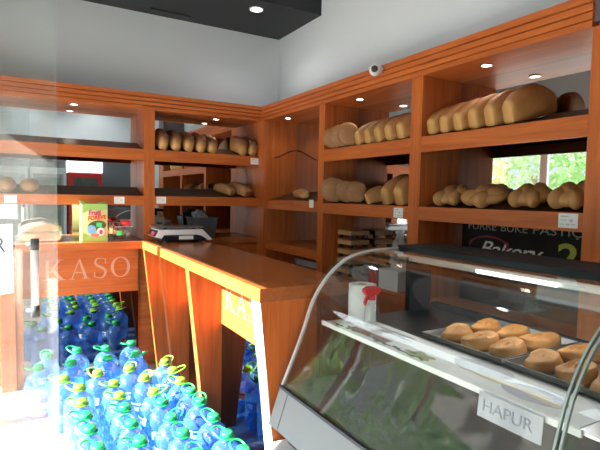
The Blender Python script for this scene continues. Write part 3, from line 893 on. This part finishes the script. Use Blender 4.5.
price_tag('white price tag at the right end of the top back shelf edge', (-.075, 0, 1.828), (1, 0, 0))
price_tag('white price tag at the end of the corner shelf edge', (0, -.94, 1.445), (0, -1, 0), .065, .062)
price_tag('white price tag on the lower middle shelf edge', (0, -1.975, 1.413), (0, -1, 0), .085, .062)
price_tag('white price tag at the right end of the lower right shelf edge', (0, -3.05, 1.420), (0, -1, 0), .085, .062)

# ------------------------------------------------------------------ black bakery sign in the right bay
YS0, YS1 = -3.11, -2.215
sg = thing('bakery_sign', 'black bakery sign board with grey and white lettering behind the display case', 'sign', (.305, -2.66, .901))
obj('board', box(BM(), .300, .314, YS0, YS1, .901, 1.374), SIGNB, sg)
xs = .2993
for wd, y0, wd_w in (('FURRE', -2.262, .196), ('BUKE', -2.488, .165), ('PASTIÇERI', -2.685, .37)):
    obj('lettering', basis(textmesh(wd, .062, .0006), (xs, y0, 1.330), (0, -1, 0), (0, 0, 1), wd_w), SIGNG, sg)
b = basis(textmesh('Bakery', .115, .0006, 'LEFT', .38, .92, .0004), (xs, -2.35, 1.188), (0, -1, 0), (0, 0, 1), .40)
obj('script_lettering', b, plain('sign_white', (.75, .75, .74), .5), sg)
b = basis(textmesh('2', .17, .0006, 'LEFT', 0, 1.0, .004), (xs, -2.825, 1.175), (0, -1, 0), (0, 0, 1), .105)
obj('numeral', b, OLIVE, sg)
b = BM()
for (rx, ry, a0, a1, dz) in ((.125, .062, .1, 3.3, 0), (.135, .05, -.3, 2.9, .006)):
    tube(b, [(xs, -2.41-rx*math.cos(PI-(a0+(a1-a0)*k/24)) * 1.0, 1.235+dz+ry*math.sin(a0+(a1-a0)*k/24)) for k in range(25)], .0035, 6)
obj('red_swirl', b, SWRED, sg)

# ------------------------------------------------------------------ lower middle bay goods
TRAY = thing('wooden_tray', 'x', 'tray', (0, 0, 0), 'flat wooden trays stacked in the middle bay')
b = BM(); box(b, -.09, .09, -.085, .085, .024, .060, .003)
obj('tray_body', b, CARD, TRAY)
for sx_ in (-1, 1):
    for sy_ in (-1, 1): obj('foot', box(BM(), sx_*.07-.012, sx_*.07+.012, sy_*.065-.012, sy_*.065+.012, 0, .024), BLACK, TRAY)
TP = Proto(TRAY)
for i, w_ in enumerate(('lowest', 'second from the bottom', 'middle', 'second from the top', 'topmost', 'sixth')[:5]):
    TP.put((.20, -1.245, .9015+i*.0725), (0, 0, .02*(i % 2)), 'flat wooden tray, %s of the stack in the lower middle bay' % w_)
def crumple(rx, ry, rz, seed):
    bm = BM(); q = bmesh.ops.create_icosphere(bm, subdivisions=4, radius=1.)
    from mathutils import noise
    for v in bm.verts:
        d = noise.noise(v.co*1.9+Vector((seed, 0, 0)))*.45+abs(noise.noise(v.co*4.5+Vector((0, seed, 0))))*.3
        v.co *= 1+d-.1
        v.co = Vector((v.co.x*rx, v.co.y*ry, max(v.co.z, -.92)*rz))
    mz = min(v.co.z for v in bm.verts)
    for v in bm.verts: v.co.z -= mz
    return bm
def bag(name, lab, bm, mat, loc, cat='bag'):
    o = obj(name, bm, mat, None, False); o.location = loc
    return tag(o, lab, cat)
b = crumple(.06, .08, .10, 3)
for v in b.verts:
    if v.co.z > .12: v.co.x *= .6; v.co.y *= .6; v.co.z *= 1.25
bag('carrier_bag', 'crumpled white plastic bag beside the wooden trays', b, BAGW, (.14, -1.84, 1.035))
b = BM(); box(b, .05, .28, -1.93, -1.74, .901, 1.033, .004)
tag(obj('carton', b, WPLA, None, False, (.16, -1.83, .901)), 'white carton under the crumpled bag in the middle bay', 'box')
bag('carrier_bag', 'white plastic bag lying low behind the case glass', crumple(.07, .13, .06, 11), BAGW, (.09, -1.53, .9015))
t = thing('red_bottle', 'red bottle standing between the white bags behind the case', 'bottle', (.10, -1.70, .901))
t.location = (.03, -1.70, .9015)
obj('body', lathe(BM(), [(.022, .902), (.025, .91), (.025, .99), (.012, 1.015), (.010, 1.03)], (.03, -1.70, 0), 16), RED, t, True)
obj('cap', lathe(BM(), [(.013, 1.03), (.013, 1.048)], (.03, -1.70, 0), 14), WPLA, t, True)

# ------------------------------------------------------------------ camera on the cornice
t = thing('security_camera', 'small white ball security camera on the right cornice', 'security camera', (-.012, -1.775, 2.318))
c = Vector((-.052, -1.775, 2.318)); d = Vector((-.72, -.62, -.12)).normalized()
b = tube(BM(), [(-.0125, -1.785, 2.318), (-.03, -1.782, 2.318)], .026, 16); obj('mount', b, WPLA, t, True)
obj('housing', ell(BM(), c, (.041, .041, .041), 24, 16), WPLA, t, True)
rot = d.to_track_quat('Z', 'Y').to_euler()
b = lathe(BM(), [(.021, .0), (.0215, .002), (.012, .004), (.002, .0045)], (0, 0, 0), 20)
bmesh.ops.rotate(b, verts=b.verts, matrix=rot.to_matrix()); bmesh.ops.translate(b, verts=b.verts, vec=c+d*.0365)
obj('lens', b, BLACK, t, True)

# ------------------------------------------------------------------ things on the counter
# weighing scale
S0 = (-.86, -.20)
t = thing('weighing_scale', 'white electronic weighing scale with steel plate at the corner of the counter', 'scale', (S0[0], S0[1], ZK))
zz = ZK+.001
b = BM(); box(b, -1.04, -.66, -.33, -.07, zz+.012, zz+.05, .006); obj('lower_body', b, BLACK, t)
for x in (-1.0, -.70):
    for y in (-.30, -.10): obj('foot', lathe(BM(), [(.014, zz), (.014, zz+.013)], (x, y, 0), 10), BLACK, t)
b = prism(BM(), [(-1.085, -.345, zz+.045), (-1.055, -.345, zz+.105), (-.70, -.345, zz+.105), (-.615, -.345, zz+.02), (-.64, -.345, zz+.012), (-.725, -.345, zz+.062), (-1.02, -.345, zz+.062), (-1.04, -.345, zz+.035)], (0, .29, 0))
obj('housing', b, WPLA, t)
b = prism(BM(), [(-1.087, -.325, zz+.05), (-1.087, -.075, zz+.05), (-1.064, -.075, zz+.096), (-1.064, -.325, zz+.096)], (-.002, 0, .001)); obj('display', b, plain('dark_display', (.05, .03, .04), .2), t)
b = prism(BM(), [(-1.0885, -.28, zz+.058), (-1.0885, -.18, zz+.058), (-1.0755, -.18, zz+.084), (-1.0755, -.28, zz+.084)], (-.0015, 0, .001)); obj('readout', b, plain('red_digits', (.3, .03, .05), .3, emit=(.8, .05, .1), estr=.4), t)
b = BM(); box(b, -1.075, -.69, -.335, -.065, zz+.118, zz+.126, .003); obj('weighing_plate', b, STEEL, t)
for x in (-1.0, -.76):
    for y in (-.29, -.11): obj('plate_post', box(BM(), x-.012, x+.012, y-.012, y+.012, zz+.104, zz+.119), DGREY, t)
b = BM(); box(b, -.90, -.78, -.347, -.345, zz+.025, zz+.055); obj('sticker', b, PAPER, t)
# dark bin + crumpled bag
t = thing('storage_bin', 'dark grey storage bin behind the weighing scale', 'bin', (-.545, .13, ZK))
b = BM()
r = lambda x0, x1, y0, y1, z: [(x0, y0, z), (x1, y0, z), (x1, y1, z), (x0, y1, z)]
loft(b, [r(-.645, -.445, .05, .22, ZK+.001), r(-.665, -.425, .035, .235, 1.285), r(-.65, -.44, .05, .22, 1.285), r(-.635, -.455, .06, .21, ZK+.01)], True)
obj('walls', b, DGREY, t)
b = BM()
tube(b, r(-.667, -.423, .033, .237, 1.285), .005, 6, True); obj('rim', b, DGREY, t)
bag('cloth_wad', 'crumpled grey cloth poking out of the storage bin', crumple(.065, .06, .05, 21), plain('grey_cloth', (.2, .21, .2), .8), (-.575, .13, 1.262), 'cloth')
# small beige card reader left of the scale, against the post
t = thing('money_box', 'small pale grey box behind the scale beside the wooden post', 'box', (-.94, .20, ZK))
obj('body', box(BM(), -.985, -.895, .13, .24, ZK+.001, 1.295, .006), plain('pale_grey_plastic', (.42, .44, .40), .5), t)
obj('slot', box(BM(), -.965, -.915, .128, .131, 1.23, 1.245), DGREY, t)

# bag of fruit sweets
t = thing('snack_bag', 'green and yellow printed snack bag with pink and orange lettering on the counter', 'snack bag', (-1.51, -.06, ZK))
M0 = Matrix.Translation((-1.51, -.06, ZK+.002)) @ Matrix.Rotation(.08, 4, 'Z') @ Matrix.Scale(1.12, 4)
def onbag(bm): bmesh.ops.transform(bm, matrix=M0, verts=bm.verts); return bm
W2, D2, H2 = .088, .036, .27
rings = []
for i in range(13):
    f = i/12; bul = math.sin(PI*min(1, f*1.02))**.6 if f > 0 else .35
    d = D2*(.55+.45*bul) if f < .9 else D2*(.55+.45*bul)*(1-(f-.9)*6)
    w_ = W2*(1-.03*math.sin(PI*f))
    rings.append([(-w_, -d, H2*f), (-w_*.5, -d*1.12, H2*f), (0, -d*1.18, H2*f), (w_*.5, -d*1.12, H2*f), (w_, -d, H2*f), (w_, d, H2*f), (0, d*1.1, H2*f), (-w_, d, H2*f)])
obj('pouch', onbag(loft(BM(), rings)), BYEL, t)
b = BM()
for i in range(12):
    f0, f1 = rings[i], rings[i+1]
    q = [Vector(f0[0]), Vector(f0[7]), Vector(f1[7]), Vector(f1[0])]
    prism(b, [p+Vector((-.0012, 0, 0)) for p in q], (-.0008, 0, 0))
obj('side_gusset', onbag(b), BGREEN, t)
b = BM(); prism(b, [(-W2, -.004, H2*.985), (W2*.3, -.006, H2*.99), (W2*.5, -.004, H2*1.01), (W2*1.02, -.004, H2*1.055), (W2*.9, .006, H2*1.06), (W2*.2, .004, H2*1.02), (-W2*.6, .004, H2*1.03), (-W2*1.15, .003, H2*1.09)], (0, .002, 0))
obj('torn_top', onbag(b), BGREEN, t)
def flat(pts, mat, name, y=-.0475):
    return obj(name, onbag(prism(BM(), [(x, y, z) for x, z in pts], (0, -.0012, 0))), mat, t)
flat([(-.085, .0), (.085, .0), (.085, .035), (.04, .055), (-.01, .04), (-.085, .06)], BGREEN, 'printed_grass', -.0405)
flat(oval(.012, .115, .062, .036, .15), DARKP, 'printed_field', -.0445)
flat([(-.085, .20), (-.03, .225), (.085, .232), (.085, .27), (-.085, .27)], BGREEN, 'printed_sky', -.0375)
flat(oval(-.025, .088, .030, .032), SKYB, 'printed_ball', -.0458)
flat(oval(.036, .072, .027, .030), PAPER, 'printed_face', -.0458)
flat(oval(.038, .070, .012, .016), plain('printed_red', (.6, .05, .12), .5), 'printed_mouth', -.0472)
flat(oval(-.002, .048, .03, .013), plain('printed_salmon', (.72, .25, .2), .5), 'printed_fruit', -.0465)
flat([(.006, .108), (.042, .106), (.044, .135), (.008, .137)], NEON, 'price_sticker', -.047)
b = basis(textmesh('Fruti', .046, .0008, 'LEFT', .1, 1., .0015), (-.045, -.0445, .192), (1, 0, .03), (0, 0, 1), .082); obj('lettering', onbag(b), PINK, t)
b = basis(textmesh('FOREVE', .04, .0008, 'LEFT', 0, 1., .0015), (-.048, -.0462, .155), (1, 0, .08), (0, 0, 1), .122); obj('lettering', onbag(b), ORANGE, t)

# two clear cups, one with green sticker, and a red scoop
def cup(x, y, lab, sticker):
    t = thing('clear_cup', lab, 'cup', (x, y, ZK), 'clear cups beside the snack bag')
    z = ZK+.001
    obj('wall', lathe(BM(), [(.030, z), (.036, z+.115), (.034, z+.115), (.028, z+.004), (.002, z+.004)], (x, y, 0), 24), CUPG, t, True)
    tube_b = BM(); tube(tube_b, [(x+.036*math.cos(2*PI*k/24), y+.036*math.sin(2*PI*k/24), z+.115) for k in range(24)], .0018, 6, True)
    obj('rim', tube_b, WPLA, t, True)
    if sticker:
        b = BM(); R = [[(x+(.0345+.0)*math.cos(a), y+.0345*math.sin(a), zq) for a in [-PI/2-.75+1.5*k/8 for k in range(9)]] for zq in (z+.048, z+.085)]
        loft(b, R, False, False); obj('price_sticker', b, NEON, t, True)
cup(-1.315, -.05, 'clear cup with a green sticker right of the snack bag', True)
cup(-1.235, -.02, 'plain clear cup nearest the wooden post', False)
t = thing('red_scoop', 'red plastic scoop resting in the clear cup', 'scoop', (-1.315, -.05, ZK+.02))
b = BM(); tube(b, [(-1.30, -.04, ZK+.03), (-1.285, -.045, ZK+.115), (-1.275, -.05, ZK+.135)], .005, 8); obj('handle', b, RED, t, True)
b = BM(); ell(b, (-1.262, -.05, ZK+.150), (.044, .03, .024), 18, 10); obj('bowl', b, RED, t, True)
t = thing('red_spoon', 'thin red spoon leaning left out of the clear cup', 'spoon', (-1.33, -.05, ZK+.02))
b = BM(); tube(b, [(-1.305, -.055, ZK+.02), (-1.345, -.055, ZK+.12), (-1.385, -.055, ZK+.172)], .005, 8); obj('handle', b, RED, t, True)
b = BM(); ell(b, (-1.391, -.055, ZK+.179), (.012, .007, .014), 12, 8); obj('bowl', b, RED, t, True)

# bread in a clear bag at the left
g = 'bagged loaves at the left end of the counter'
P6 = bread_proto('bagged_loaf', 'bread', loaf_bm(.27, .095, .085, 15), TINB, g)
P6.put((-1.885, .03, ZK+.004), (0, 0, PI/2), 'golden loaf in the clear bag, lower of the two on the left counter end', (1, 1, .85))
P6.put((-1.89, .03, ZK+.080), (0, 0, PI/2+.03), 'golden loaf in the clear bag, upper of the two on the left counter end', (.95, .95, .8))
b = loaf_bm(.30, .125, .165, 17)
bmesh.ops.rotate(b, verts=b.verts, matrix=Matrix.Rotation(PI/2, 3, 'Z'))
jitter(b, .008, 25, 3)
tail = prism(BM(), [(.135, -.02, .05), (.16, -.02, .02), (.165, .02, .015), (.14, .02, .06)], (0, .003, .03))
t = thing('bread_bag', 'clear plastic bag around the loaves on the left counter end', 'bag', (-1.888, .03, ZK+.001))
for v in b.verts: v.co += Vector((-1.888, .03, ZK+.0015))
obj('film', b, CLEARF, t, True)
for v in tail.verts: v.co += Vector((-1.888, .03, ZK+.001))
obj('knot', tail, CLEARF, t)

# ------------------------------------------------------------------ water jugs
def make_jug(name, caps, lab):
    t = thing(name, 'x', 'water jug', (0, 0, 0), 'blue water jugs on the floor')
    pr = [(.066, .0), (.083, .008), (.087, .03), (.087, .065), (.083, .073), (.087, .081), (.087, .125), (.083, .133), (.087, .141), (.088, .195), (.086, .22), (.079, .245), (.065, .268), (.046, .284), (.031, .292), (.027, .297), (.025, .312)]
    obj('body', lathe(BM(), pr, (0, 0, 0), 24), JUG, t, True)
    o = obj('cap', lathe(BM(), [(.031, .304), (.031, .334), (.027, .340), (.002, .341)], (0, 0, 0), 18), caps, t, True)
    b = BM()
    # carrying loop: elongated ring that hinges at the neck and stands up to one side
    L = []
    for k in range(20):
        a = 2*PI*k/20
        x = .034*math.copysign(abs(math.cos(a))**.75, math.cos(a)); y = .052*math.copysign(abs(math.sin(a))**.75, math.sin(a))+.022
        L.append((x*1.1, y*1.1, .310+max(0, y+.0)*.40))
    tube(b, L, .0052, 6, True)
    obj('carry_loop', b, caps, t, True)
    b = BM(); R = [[((.0886)*math.cos(a), .0886*math.sin(a), z) for a in [-PI/2-.7+1.4*k/10 for k in range(11)]] for z in (.145, .192)]
    loft(b, R, False, False); lb = obj('label', b, LABEL, t, True)
    b = BM(); R = [[(.0891*math.cos(a), .0891*math.sin(a), z) for a in [-PI/2-.4+.8*k/8 for k in range(9)]] for z in (.170, .182)]
    loft(b, R, False, False); obj('label_print', b, LBLUE, lb, True)
    return Proto(t)
JG = make_jug('water_jug', GREENC, ''); JL = make_jug('water_jug', LIMEC, '')
rows = [
 ('row against the counter fins', -1.155, [-.91, -1.10, -1.29, -1.475, -1.66, -1.875, -2.08, -2.275], -.4),
 ('second row out from the counter fins', -1.350, [-1.16, -1.38, -1.56, -1.78, -1.985, -2.19], -.5),
 ('third row out from the counter fins', -1.540, [-1.16, -1.36, -1.55, -1.745, -1.94, -2.14], .5),
 ('outermost row by the door', -1.735, [-1.15, -1.345, -1.54, -1.735, -1.93], .9)]
random.seed(3)
for nm, x, ysl, rb in rows:
    for i, y in enumerate(ysl):
        pr_ = JL if (y > -1.45) else JG
        pr_.put((x+random.uniform(-.006, .006), y+random.uniform(-.004, .004), .0005), (0, 0, rb+random.uniform(-1.3, 1.3)),
                'blue water jug, %s from the back in the %s' % (ordn[i], nm), (1, 1, 1+random.uniform(-.02, .02)))
for i, (x, lab) in enumerate(((-1.80, 'leftmost'), (-1.60, 'middle'), (-1.40, 'rightmost'))):
    JL.put((x, -.93, .0005), (0, 0, 1.2-.8*i), 'blue water jug with lime cap, %s of the front three before the lettered panel' % lab)
for i, (x, lab) in enumerate(((-1.87, 'first'), (-1.67, 'second'), (-1.475, 'third'), (-1.28, 'fourth'))):
    JG.put((x, -.36 if i % 2 else -.40, .0005), (0, 0, .7*i), 'shaded blue water jug, %s from the left in the row under the lettered panel' % lab)
    JG.put((x-.06 if i < 2 else x-.02, -.64, .0005), (0, 0, 2+.7*i), 'blue water jug, %s from the left in the row second from the lettered panel' % lab)

# ------------------------------------------------------------------ far side of the shop (seen in the mirrors)
t = thing('drinks_fridge', 'red drinks fridge with a white header seen in the left mirror', 'fridge', (-.82, -6.45, 0))
x0, x1 = -1.145, -.492
obj('cabinet', box(BM(), x0, x1, -6.68, -6.22, 0, 1.91, .01), FRRED, t)
obj('header', box(BM(), x0-.005, x1+.005, -6.66, -6.20, 1.912, 2.165, .01), plain('glowing_header', (.9, .9, .9), .4, emit=(1, 1, 1), estr=2), t)  # glow added so the white header stays bright in the mirror
f = obj('door', box(BM(), x0+.02, x1-.02, -6.22, -6.19, .15, 1.89, .006), FRRED, t)
obj('door_glass', box(BM(), x0+.09, x1-.09, -6.19, -6.186, .25, 1.80), plain('fridge_glass', (.10, .13, .13), .1, var=.6, vscale=9), f)
obj('door_handle', box(BM(), x1-.075, x1-.05, -6.19, -6.16, .8, 1.3), WPLA, f)
def cooler(x0, x1, lab):
    t = thing('wall_cabinet', lab, 'cabinet', ((x0+x1)/2, -6.45, 0), 'white framed glass cabinets')
    obj('carcass', box(BM(), x0, x1, -6.68, -6.25, 0, 1.975), plain('cool_grey', (.30, .34, .34), .5), t)
    b = BM()
    for a in ((x0, x1, 1.86, 1.985), (x0, x1, 0, .1)): box(b, a[0], a[1], -6.25, -6.20, a[2], a[3])
    for xx in (x0, x1-.05): box(b, xx, xx+.05, -6.25, -6.20, .1, 1.86)
    obj('frame', b, plain('pale_frame', (.62, .70, .70), .4), t)
    obj('door_glass', box(BM(), x0+.10, x1-.10, -6.24, -6.235, .2, 1.78), plain('cabinet_glass', (.17, .26, .25), .12, var=.4, vscale=6), t)
cooler(-2.45, -1.87, 'white framed glass cabinet at the far left in the mirror')
cooler(-1.83, -1.18, 'white framed glass cabinet next to the red fridge in the mirror')

# trees across the street (seen in the right mirrors)
def tree(x, y, h, r, mat, lab, seed):
    random.seed(seed)
    t = thing('tree', lab, 'tree', (x, y, -.05), 'trees outside reflected in the right mirror')
    tube_b = BM(); tube(tube_b, [(x, y, -.05), (x+.05, y, h*.3), (x, y+.05, h*.62)], .09, 8); obj('trunk', tube_b, BARK, t, True)
    b = BM()
    for k in range(1300):
        d = Vector((random.gauss(0, 1), random.gauss(0, 1), random.gauss(0, 1))).normalized()*r*(.55+.5*random.random())
        c = Vector((x, y, h*.62))+Vector((d.x, d.y, d.z*.95))
        if c.z < .05: continue
        u = Vector((random.gauss(0, 1), random.gauss(0, 1), random.gauss(0, 1))).normalized(); v = u.orthogonal().normalized(); s = .06+.07*random.random()
        b.faces.new([b.verts.new(c+u*s), b.verts.new(c+v*s*.45), b.verts.new(c-u*s), b.verts.new(c-v*s*.45)])
    obj('foliage', b, mat, t)
for i, (x, y, h, r, m_, lab) in enumerate(((-8.6, 1.6, 3.2, 1.3, LEAF1, 'dark green leafy tree outside, rightmost in the mirror'),
        (-10.2, 4.5, 3.6, 1.55, LEAF2, 'pale green leafy tree outside, middle of the mirror'),
        (-9.0, 7.6, 3.2, 1.4, LEAF1, 'green leafy tree outside, leftmost in the mirror'))):
    tree(x, y, h, r, m_, lab, 40+i)

# building added across the street to cut low sky and darken glass reflections
t = thing('added_building', 'grey building added across the street beyond the trees', 'building', (-16, 2, -.05))
obj('wall', box(BM(), -18, -15, -14, 22, -.05, 6.5), plain('grey_render', (.22, .23, .22), .8), t)
for k in range(9):
    for z in (1.0, 3.8):
        y = -12.5+k*3.6
        w_ = obj('window', box(BM(), -15.03, -14.98, y, y+1.5, z, z+1.5), plain('window_frame', (.5, .5, .5), .6) if (k == 0 and z == 1.0) else bpy.data.materials['window_frame'], t)
        obj('pane', box(BM(), -14.98, -14.97, y+.08, y+1.42, z+.08, z+1.42), DGREY, w_)

# ------------------------------------------------------------------ light
W = bpy.data.worlds.new('sky'); sc.world = W; W.use_nodes = True
nt = W.node_tree; bg = nt.nodes['Background']
bg.inputs[0].default_value = (.86, .93, 1., 1); bg.inputs[1].default_value = 6.8
S = bpy.data.lights.new('sun', 'SUN'); S.energy = 42; S.angle = .009; S.color = (1, .94, .84)
so = bpy.data.objects.new('sun', S); COL.objects.link(so)
so.rotation_euler = Vector((.85, -.012, -.527)).to_track_quat('-Z', 'Y').to_euler()
for x, y in ((-.9, -1.6), (-.9, -3.2), (-1.9, -2.4), (-.6, -6.1), (-1.9, -4.0), (-1.9, -6.1)):
    t = thing('ceiling_downlight', 'unseen round downlight in the white main ceiling', 'ceiling light', (x, y, 3.6), 'downlights of the main ceiling')
    obj('trim_ring', lathe(BM(), [(.055, 3.6), (.07, 3.6), (.07, 3.592), (.055, 3.592), (.055, 3.6)], (x, y, 0), 20, False), WPLA, t)
    obj('lens', lathe(BM(), [(.054, 3.599), (.054, 3.594)], (x, y, 0), 20), LAMPC, t)
    L = bpy.data.lights.new('downlight_lamp', 'SPOT'); L.energy = 2 if y > -4.5 else 30; L.spot_size = 2.4; L.spot_blend = .6; L.shadow_soft_size = .05  # far pair is added to brighten the far wall in the mirrors
    lo = bpy.data.objects.new('downlight_lamp', L); COL.objects.link(lo); lo.location = (x, y, 3.58)
L = bpy.data.lights.new('downlight_lamp', 'SPOT'); L.energy = 8; L.spot_size = 2.4; L.spot_blend = .6; L.shadow_soft_size = .05
lo = bpy.data.objects.new('downlight_lamp', L); COL.objects.link(lo); lo.location = (-.215, -.30, 3.11)
L = bpy.data.lights.new('case_lamp', 'AREA'); L.shape = 'RECTANGLE'; L.size = .02; L.size_y = .65; L.energy = 1.5
lo = bpy.data.objects.new('case_lamp', L); COL.objects.link(lo); lo.location = (-.412, -3.10, 1.20)

# ------------------------------------------------------------------ camera
cam = bpy.data.cameras.new('camera'); co = bpy.data.objects.new('camera', cam); COL.objects.link(co)
yw, pt, rl, fpx = .5246, -.0582, .0202, 486.72
F = Vector((math.sin(yw)*math.cos(pt), math.cos(yw)*math.cos(pt), math.sin(pt)))
Rr = Vector((math.cos(yw), -math.sin(yw), 0)); U = Rr.cross(F)
R2 = Rr*math.cos(rl)+U*math.sin(rl); U2 = U*math.cos(rl)-Rr*math.sin(rl)
M = Matrix((R2, U2, -F)).transposed().to_4x4(); M.translation = Vector((-2.0325, -4.2755, 1.5))
co.matrix_world = M
cam.sensor_fit = 'HORIZONTAL'; cam.sensor_width = 36; cam.lens = fpx/600*36; cam.clip_start = .02
sc.camera = co
vs = sc.view_settings
vs.view_transform = 'Standard'; vs.look = 'None'; vs.gamma = 1; vs.use_curve_mapping = False
vs.exposure = 0.32
cy = sc.cycles
cy.max_bounces = 12; cy.transparent_max_bounces = 24; cy.diffuse_bounces = 5; cy.glossy_bounces = 6
cy.caustics_reflective = False; cy.caustics_refractive = False
cy.sample_clamp_indirect = 6.0
